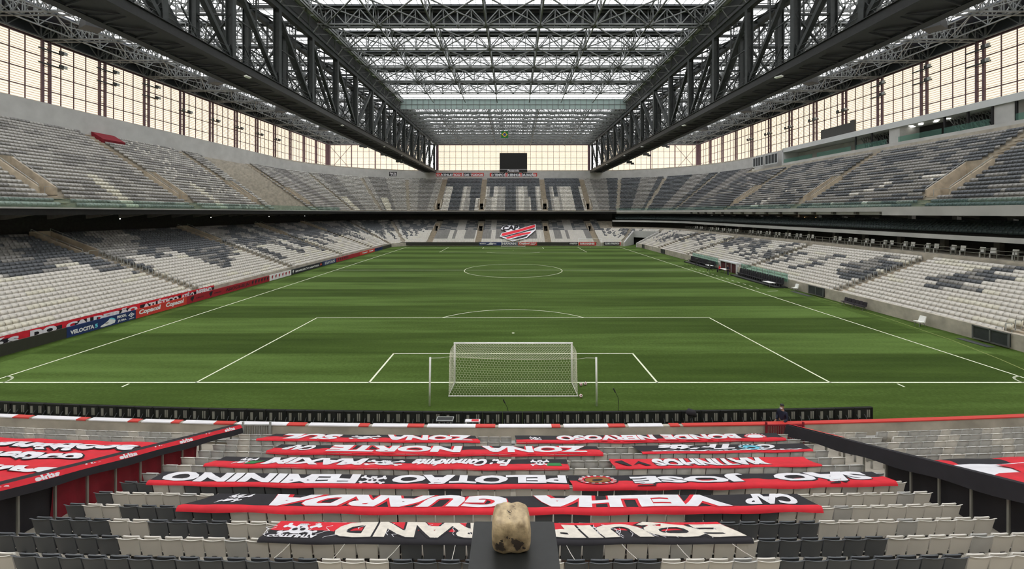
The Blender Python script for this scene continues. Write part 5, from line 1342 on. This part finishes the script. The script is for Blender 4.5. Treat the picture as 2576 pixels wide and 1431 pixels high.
# long banner on the parapet behind the left boards
b = MB(); b.grid(lambda u, v: (-39.42+.03*math.sin(u*160), yl(-60)+(yl(560)-yl(-60))*u+3.0*u*0, .55+.72*v), 120, 3, mif=lambda u, v: 1 if (v > .60 or int(u*23) % 3 == 0) else 0)
o = b.build('parapet_banner', [black_cloth, red_cloth]); tag(o, 'long red and black banner hung on the left parapet behind the boards', 'banner')
m = MB(); y0, y1 = yl(-60), yl(556)
for body, a0, a1 in (('NÓS', .02, .14), ('DO', .17, .25), ('CALDEIRÃO', .28, .56), ('ATLÉTICO', .585, .775), ('ATÉ O', .79, .87), ('INFERNO', .885, .99)):
    letters(m, body, lambda u, v: (-39.36, y0+(y1-y0)*(a0+(a1-a0)*u), .52+.66*v), 0, .07, cuts=2)
m.build('lettering', board_white, o)
# far line boards
def fboard(label, px0, px1, m_, texts, py0=609, py1=617): return far_board(label, px0, px1, py0, py1, 136.0, m_, texts, name='advertising_board', cat='advertising board')
fboard('long unlit board along the far line left of the lit section', 1001, 1205, led_off, [])
fboard('navy board with VELOCITA and a boot behind the far goal', 1205, 1260, led_navy, [('VELOCITA 5', .03, .32, .3, .75, board_white), ('JÁ ERA', .62, .8, .2, .8, board_white)])
b = MB(); X0, X1 = wx(1223, 136), wx(1240, 136); b.add([(X0, 109.1, wz(615.5, 136)), (X1, 109.1, wz(615.5, 136)), (X1, 109.1, wz(611, 136)), (X1-.9, 109.1, wz(610, 136)), (X0+.8, 109.1, wz(613, 136))], [(0, 1, 2, 3, 4)])
o = b.build('boot_shape', board_white); o.parent = [q for q in bpy.data.objects if q.get('label', '').startswith('navy board with VELOCITA and')][0]
fboard('navy board reading HAVAN behind the far goal', 1260, 1303, led_navy, [('HAVAN', .08, .9, .2, .85, board_white)])
fboard('red board reading Copacol behind the far goal', 1303, 1351, led_red, [('Copacol', .06, .6, .15, .9, board_white), ('Qualidade', .66, .95, .55, .85, board_white), ('e sabor', .66, .9, .15, .45, board_white)])
fboard('unlit board along the far line right of the lit section', 1351, 1430, led_off, [])
fboard('black and red board behind the portable practice goal', 1430, 1455, black_cloth, [('ATHLETICO', .1, .9, .3, .8, board_white)])
fboard('red banner board behind the practice goal net', 1455, 1500, led_red, [('PARANAENSE', .1, .9, .2, .8, board_white)])
fboard('black board with a red end beside the tunnel', 1519, 1562, black_cloth, [(.93, 1, led_red), ('CLUBE ATHLETICO', .05, .9, .25, .8, board_white)])
b = MB(); b.grid(lambda u, v: (-34+61*u, 109.72, 1.0+.28*v), 60, 1, mif=lambda u, v: int(u*60*7.3) % 3)
o = b.build('parapet_banner', [led_red, black_cloth, led_deep]); tag(o, 'red and black cloth hung along the parapet of the far stand', 'banner')
# ------------------------------------------------------------------ right touchline: dugouts, seats, people
def dugout(y0, y1, label, x=38.3):
    r = empty('team_bench', (x, y0, 0)); tag(r, label, 'bench', 'long team benches on the right touchline')
    L = y1-y0; b = MB(); b.span(-.9, 1.0, 0, L, 0, .18); b.build('platform', steel_black, r)
    n = int(L/.62); src = None
    for i in range(n):
        if src is None:
            b = MB(); b.add([(-.05, -.24, .48), (.45, -.24, .45), (.45, .24, .45), (-.05, .24, .48), (-.05, -.24, .60), (.45, -.24, .58), (.45, .24, .58), (-.05, .24, .60)], [(0, 3, 2, 1), (4, 5, 6, 7), (0, 1, 5, 4), (1, 2, 6, 5), (2, 3, 7, 6), (3, 0, 4, 7)])
            P = [(-.24, .55), (.24, .55), (.25, 1.0), (.17, 1.2), (.12, 1.42), (-.12, 1.42), (-.17, 1.2), (-.25, 1.0)]
            b.prism(P, lambda a, c, t: (t+(c-.55)*.12, a, c), .40, .52); b.span(.1, .3, -.05, .05, .18, .48)
            src = b.build('bucket_seat', black_cloth, r); o = src
        else: o = src.copy(); COL.objects.link(o)
        o.location = (0, .4+i*.62, 0)
    b = MB(); b.span(.98, 1.02, 0, L, .9, 2.05); b.build('glass_back', glass_green, r)
    b = MB(); [b.bar((1.0, L*i/8, .2), (1.0, L*i/8, 2.05), .06) for i in range(9)]; b.build('frame', steel_light, r)
    return r
dugout(33.5, 45.8, 'long black team bench with bucket seats, the nearer of the two')
dugout(54.0, 65.5, 'long black team bench with bucket seats, the farther of the two')
b = MB(); b.span(39.45, 39.6, 47.6, 53.2, 0, 1.7, 1); b.span(39.3, 39.7, 47.3, 47.6, 0, 1.85, 0); b.span(39.3, 39.7, 53.2, 53.5, 0, 1.85, 0); b.span(39.2, 40.4, 47.3, 53.5, 1.7, 1.88, 0)
[b.span(39.35, 39.45, y, y+.1, 0, 1.7, 0) for y in (49.3, 51.2)]
o = b.build('door_1', [plaster_white, mat('dark_red_room', (.07, .012, .015), .8, noise=.2)]); tag(o, 'white-framed touchline doorway between the two team benches', kind='structure')
for y, wd in ((26.6, 2.6), (6.6, 2.6), (83, 2.2), (100, 1.6)):
    b = MB(); b.span(39.30, 39.46, y, y+wd, .15, 1.2)
    for q in range(3): b.span(39.22, 39.30, y+wd*q/2-.05, y+wd*q/2+.05, .1, 1.25, 1)
    for z in (.15, 1.2): b.span(39.22, 39.30, y, y+wd, z-.04, z+.04, 1)
    o = b.build('wall_gate', [steel_dark, steel_grey]); tag(o, 'grey steel gate set in the right front wall', kind='structure')
# row of six dark chairs
r = empty('chair_row', (38.7, 19.5, 0)); tag(r, 'row of six joined dark chairs against the right front wall', 'chairs')
b = MB(); b.span(-.05, .02, 0, 3.2, .36, .42)
for y in (.15, 1.6, 3.05): b.bar((-.25, y, 0), (0, y, .38), .04); b.bar((.25, y, 0), (0, y, .38), .04)
b.build('beam', steel_grey, r)
for i in range(6):
    b = MB(); y = .06+i*.53; b.span(-.28, .2, y, y+.46, .42, .48)
    b.prism([(y, .50), (y+.46, .50), (y+.46, .86), (y+.40, .92), (y+.06, .92), (y, .86)], lambda a, c, t: (t+(c-.5)*.2, a, c), .16, .22); b.build('chair_seat', mat('dark_plum_plastic', (.02, .016, .025), .45, noise=.1), r)
def white_chair(x, y, label):
    r = empty('bucket_chair', (x, y, 0)); tag(r, label, 'chair', 'single white chairs along the right wall')
    b = MB(); b.prism([(-.35, .52), (.12, .50), (.30, 1.0), (.36, 1.0), (.22, .42), (-.33, .44)], lambda a, c, t: (a, t, c), -.3, .3); b.build('shell', white_paint, r)
    b = MB(); [b.bar((q, w_, 0), (q*.6, w_*.6, .46), .035) for q in (-.3, .3) for w_ in (-.25, .25)]; b.build('legs', steel_grey, r)
white_chair(38.8, 31.2, 'white bucket chair standing just before the nearer team bench'); white_chair(38.6, 13.2, 'white bucket chair standing between the joined chairs and the nearest gate')
# tables and gear
def table(x, y, label, m_=white_paint):
    r = empty('folding_table', (x, y, 0)); tag(r, label, 'table', 'white tables by the team benches')
    b = MB(); b.span(-.45, .45, -.9, .9, .70, .74); b.build('table_top', m_, r)
    for q in (-.38, .38):
        for w_ in (-.8, .8): b = MB(); b.bar((q, w_, 0), (q*.9, w_*.9, .70), .04); b.build('leg', steel_grey, r)
table(37.2, 34.5, 'white table at the near end of the nearer team bench'); table(37.6, 54.0, 'white table at the near end of the farther team bench'); table(37.8, 48.6, 'low white table in front of the touchline doorway')
def tripod(x, y, label):
    r = empty('camera_tripod', (x, y, 0)); tag(r, label, 'tripod', 'camera tripods on the right touchline')
    b = MB(); [b.bar((.5*math.cos(a), .5*math.sin(a), 0), (0, 0, 1.25), .06) for a in (0, 2.1, 4.2)]; b.build('legs', steel_black, r)
    b = MB(); b.box((0, 0, 1.5), (.5, .35, .38)); b.bar((0, 0, 1.2), (0, 0, 1.5), .1); b.bar((-.25, 0, 1.52), (-.55, 0, 1.52), .16); b.bar((.2, .1, 1.4), (.7, .4, 1.2), .03); b.build('video_camera', steel_black, r)
tripod(36.6, 57.2, 'video camera on a tripod before the farther team bench'); tripod(36.2, 50.8, 'video camera on a tripod before the touchline doorway')
mic(35.6, 60.5, .7, 'small microphone stand on the right touchline, farther one'); mic(35.4, 58.3, .7, 'small microphone stand on the right touchline, nearer one')
# drain covers and dark mats along the right wall
for i, (y, L) in enumerate(((7, 2.4), (27.5, 3.6))):
    b = MB(); b.grid(lambda u, v: (38.0+.7*u, y+L*v, .03+.06*math.sin(PI*v)*math.sin(PI*u)), 4, 8); o = b.build('rolled_mat', steel_dark); tag(o, 'dark flat mat lying at the foot of the right wall, %s' % ('near the nearest gate' if i == 0 else 'beside the nearer bench'), 'mat')
# terrace tables with white seats and the railing in front
tb = empty('terrace_table_set')
b = MB(); b.span(-.45, .45, -.02, .04, .80, .86); b.span(-.04, .04, -.03, .05, 0, .82); b.build('table', galv, tb)
for yy in (-.42, .42):
    b = MB(); b.add([(-.26, yy-.22, .45), (.24, yy-.22, .48), (.24, yy+.22, .48), (-.26, yy+.22, .45), (-.32, yy-.22, .95), (-.30, yy+.22, .95)], [(0, 1, 2, 3), (0, 3, 5, 4), (4, 5, 3, 0), (3, 2, 1, 0)]); b.add([(-.30, yy-.22, .45), (-.30, yy+.22, .45), (-.36, yy+.22, .95), (-.36, yy-.22, .95)], [(0, 1, 2, 3)])
    b.bar((0, yy, 0), (0, yy, .46), .05); b.build('seat', white_paint, tb)
n = 0; nt = 30
for i in range(nt):
    y = 5.0+i*3.15
    if any(abs(y-a) < 1.0 for a in LR_A): continue
    o = tb if n == 0 else dup(tb); o.location = (53.2, y, 5.75); o.rotation_euler = (0, 0, PI); o.scale = (1.25, 1.25, 1.2); n += 1
    tag(o, 'pair of white seats at a small table on the right terrace, %s from the camera' % ORD[n-1], 'table', 'seats and tables on the right terrace')
b = MB(); y = 1.0
for z in (.55, .95): b.bar((52.1, -2, 5.75+z), (52.1, 101, 5.75+z), .05)
while y < 101: b.bar((52.1, y, 5.7), (52.1, y, 6.7), .05); y += 1.6
o = b.build('terrace_railing', galv); tag(o, 'long steel railing along the front of the right terrace', 'railing')
# dark teal seats of the hospitality floor
rows = []
for k, sd in [(k, sd) for k in range(5) for sd in ('right', 'cr')]:
    P = path(13.7+.85*k, sd); P = P if sd == 'right' else P[P[:, 3] < 76]; rows.append(np.column_stack([P[:, 0], P[:, 1], np.full(len(P), 8.15+.24*k), P[:, 2], np.zeros(len(P))]))
o = seat_mesh('hospitality_seats', np.concatenate(rows), FAR_T, [seat_teal]); tag(o, 'rows of dark teal seats on the hospitality floor', 'seats', kind='stuff')
b = MB()
for k in range(5): b.span(53.0+.85*k-.0+.1, 57.6, -2, 101, 8.1, 8.13+.24*k)
o = b.build('wall_right_hospitality_steps', concrete_shade); tag(o, 'low steps under the hospitality seats', kind='structure')
for i, y in enumerate((55.2, 58.4, 60.8)):
    m = MB(); m.lathe([(.03, .3), (.14, .25), (.16, 0), (.05, -.05)], (0, 0, 0), 10); o = m.build('lounge_lamp', dim_lamp); o.location = (58.9, y, 9.6); tag(o, 'small warm lamp glowing in the lounge, %s from the camera' % ORD[i], 'lamp', 'warm lamps in the lounge')
for i, (x, y) in enumerate([(-55.8, 33.), (-55.8, 51.), (-55.8, 69.5), (-55.8, 86)]):
    m = MB(); m.lathe([(.02, .1), (.07, .08), (.08, 0), (.03, -.03)], (0, 0, 0), 10); o = m.build('soffit_lamp', lamp_m); o.location = (x, y, 9.9); tag(o, 'small white lamp under the left upper deck, %s from the camera' % ORD[i], 'lamp', 'small lamps under the left deck')
b = MB(); b.prism([(-73.3, 23.0), (-71.6, 22.3), (-71.2, 23.6), (-73.3, 24.9)], lambda a, c, t: (a, t, c), 46.4, 50.6)
o = b.build('draped_box', deep_red_cloth); tag(o, 'dark red cloth-covered box at the top of the left upper tier', 'box')

# ------------------------------------------------------------------ people
def person(loc, rz, label, top, trousers, pose='stand', mask=False, stripe=False):
    r = empty('person', loc, rz); tag(r, label, 'person')
    def skinned(name, nodes, edges, m_, sub=2):
        me = bpy.data.meshes.new(name); me.from_pydata([n[0] for n in nodes], edges, []); me.materials.append(m_)
        o = bpy.data.objects.new(name, me); COL.objects.link(o)
        sk = o.modifiers.new('skin', 'SKIN'); sk.use_smooth_shade = True
        for i, n in enumerate(nodes): v = me.skin_vertices[0].data[i]; v.radius = n[1] if isinstance(n[1], tuple) else (n[1], n[1]); v.use_root = (i == 0)
        s = o.modifiers.new('sub', 'SUBSURF'); s.levels = sub; s.render_levels = sub
        bpy.context.view_layer.update(); dg = bpy.context.evaluated_depsgraph_get(); me2 = bpy.data.meshes.new_from_object(o.evaluated_get(dg)); bpy.data.objects.remove(o)
        me2.name = name; me2.materials.clear(); me2.materials.append(m_); o2 = bpy.data.objects.new(name, me2); COL.objects.link(o2); o2.parent = r; return o2
    sit = pose == 'sit'; hz = .50 if sit else .93
    kn = [(-.10, .42, .50), (.10, .42, .50)] if sit else [(-.10, .03, .50), (.11, .0, .50)]
    ft = [(-.10, .40, .07), (.10, .40, .07)] if sit else [(-.11, -.02, .07), (.13, -.04, .07)]
    body = [((0, 0, hz), (.13, .10)), ((0, .0, hz+.22), (.135, .10)), ((0, .01, hz+.40), (.16, .11)), ((0, .01, hz+.50), (.09, .08)), ((0, .02, hz+.57), (.052, .055)), ((0, .04, hz+.66), (.072, .088)), ((0, .04, hz+.75), (.068, .082)),
            ((-.19, .0, hz+.46), .058), ((-.25, .0, hz+.20), .043), ((-.20, .17, hz+.06), .032), ((.19, .0, hz+.46), .058), ((.26, -.02, hz+.20), .043), ((.22, .12, hz+.02), .032),
            ((-.10, 0, hz-.06), .085), (kn[0], .062), (ft[0], .042), ((.10, 0, hz-.06), .085), (kn[1], .062), (ft[1], .042)]
    E = [(0, 1), (1, 2), (2, 3), (3, 4), (4, 5), (5, 6), (2, 7), (7, 8), (8, 9), (2, 10), (10, 11), (11, 12), (0, 13), (13, 14), (14, 15), (0, 16), (16, 17), (17, 18)]
    skinned('body', body, E, skin_m)
    g = lambda i, s=1.18: (body[i][0], tuple(q*s for q in body[i][1]) if isinstance(body[i][1], tuple) else body[i][1]*s+.008)
    idx = [0, 1, 2, 3, 7, 8, 9, 10, 11, 12]; nodes = [g(i) for i in idx]; nodes[3] = ((0, .01, hz+.525), (.085, .085))
    skinned('jacket', nodes, [(0, 1), (1, 2), (2, 3), (2, 4), (4, 5), (5, 6), (2, 7), (7, 8), (8, 9)], top)
    idx = [0, 13, 14, 15, 16, 17, 18]; nodes = [g(i, 1.2) for i in idx]; nodes[0] = ((0, 0, hz-.02), (.14, .115))
    skinned('trousers', nodes, [(0, 1), (1, 2), (2, 3), (0, 4), (4, 5), (5, 6)], trousers)
    hz2 = hz+.70
    m = MB()
    m.grid(lambda u, v: (.086*math.cos(u*2*PI)*math.cos(v*PI/2), .03+.105*math.sin(u*2*PI)*math.cos(v*PI/2)-.012, hz2+.035+.10*math.sin(v*PI/2)+(.0 if math.sin(u*2*PI) < .3 else .035*(1-v))), 16, 6); m.build('hair', steel_black, r, True)
    m = MB(); m.tube([(0, .122, hz2-.005), (0, .148, hz2-.03), (0, .125, hz2-.04)], [.010, .015, .012], 6)
    for s in (-1, 1): m.tube([(s*.074, .03, hz2+.02), (s*.088, .02, hz2), (s*.076, .03, hz2-.03)], [.012, .016, .010], 6)
    m.build('nose_and_ears', skin_m, r, True)
    m = MB(); [m.box((s*.030, .123, hz2+.02), (.022, .008, .010)) for s in (-1, 1)]; m.build('eyes', steel_black, r)
    if mask: m = MB(); m.grid(lambda u, v: (.07*math.sin((u-.5)*2.4), .04+.115*math.cos((u-.5)*2.4)*(1-.1*abs(v-.5)), hz2-.085+.075*v), 8, 4); m.build('face_mask', board_white, r, True)
    else: m = MB(); m.box((0, .122, hz2-.058), (.045, .008, .010)); m.build('mouth', deep_red_cloth, r)
    # hands with five fingers
    for s, i in ((-1, 9), (1, 12)):
        w0 = Vector(body[i][0]); nd = [(tuple(w0), .028), (tuple(w0+Vector((0, .05, -.04))), (.020, .036)), (tuple(w0+Vector((0, .085, -.065))), (.016, .036))]; ed = [(0, 1), (1, 2)]
        for f in range(4):
            c = w0+Vector(((f-1.5)*.019, .09, -.07)); L = (.062, .072, .066, .050)[f]; nd += [(tuple(c), .0095), (tuple(c+Vector((0, L*.6, -L*.5))), .009), (tuple(c+Vector((0, L*.7, -L*1.05))), .008)]; k = len(nd)-3; ed += [(2, k), (k, k+1), (k+1, k+2)]
        c = w0+Vector((-s*.03, .05, -.035)); nd += [(tuple(c), .011), (tuple(c+Vector((-s*.022, .045, -.03))), .010)]; k = len(nd)-2; ed += [(1, k), (k, k+1)]
        skinned('hand', nd, ed, skin_m, 1)
    if stripe: m = MB(); m.tube([(.26, -.06, hz+.47), (.315, -.04, hz+.22), (.27, .10, hz+.06)], .010, 5); m.build('sleeve_stripe', board_white, r)
    for s in (0, 1):
        m = MB(); f = ft[s]; m.add([(f[0]-.045, f[1]-.08, 0), (f[0]+.045, f[1]-.08, 0), (f[0]+.05, f[1]+.18, 0), (f[0]-.05, f[1]+.18, 0), (f[0]-.04, f[1]-.07, .10), (f[0]+.04, f[1]-.07, .10), (f[0]+.04, f[1]+.15, .05), (f[0]-.04, f[1]+.15, .05)], [(0, 3, 2, 1), (4, 5, 6, 7), (0, 1, 5, 4), (1, 2, 6, 5), (2, 3, 7, 6), (3, 0, 4, 7)]); m.build('shoe', steel_black, r)
    return r
navy_cloth = mat('navy_cloth', (.012, .016, .04), .8, noise=.15)
person((12.75, -6.85, 0), 1.9, 'person in a dark jacket with a white face mask, standing behind the front wall', navy_cloth, black_cloth, mask=True, stripe=True)
person((37.3, 46.4, 0), 1.6, 'person in dark blue sportswear standing at the far end of the nearer bench', navy_cloth, navy_cloth)
r = empty('stool', (37.6, 49.9, 0)); tag(r, 'small dark stool in front of the touchline doorway', 'stool'); b = MB(); b.span(-.2, .2, -.2, .2, .36, .42); b.build('seat', steel_dark, r)
for q in (-.17, .17):
    for w_ in (-.17, .17): b = MB(); b.bar((q, w_, 0), (q, w_, .36), .03); b.build('leg', steel_dark, r)
person((37.6, 49.9, 0), 1.57, 'person in a red bib seated before the touchline doorway', red_cloth, black_cloth, pose='sit')
# backpack / camera bag over a board
r = empty('covered_camera', (8.6, -6.35, 0)); tag(r, 'video camera under a dark rain cover behind the boards', 'camera')
b = MB(); [b.bar((.35*math.cos(a), .35*math.sin(a), 0), (0, 0, .8), .04) for a in (.5, 2.6, 4.7)]; b.build('tripod_legs', steel_black, r)
b = MB(); b.tube([(-.18, 0, 1.05), (-.05, 0, 1.12), (.15, 0, 1.08), (.25, 0, .92)], [.12, .18, .16, .08], 9); b.build('rain_cover', black_cloth, r, True)
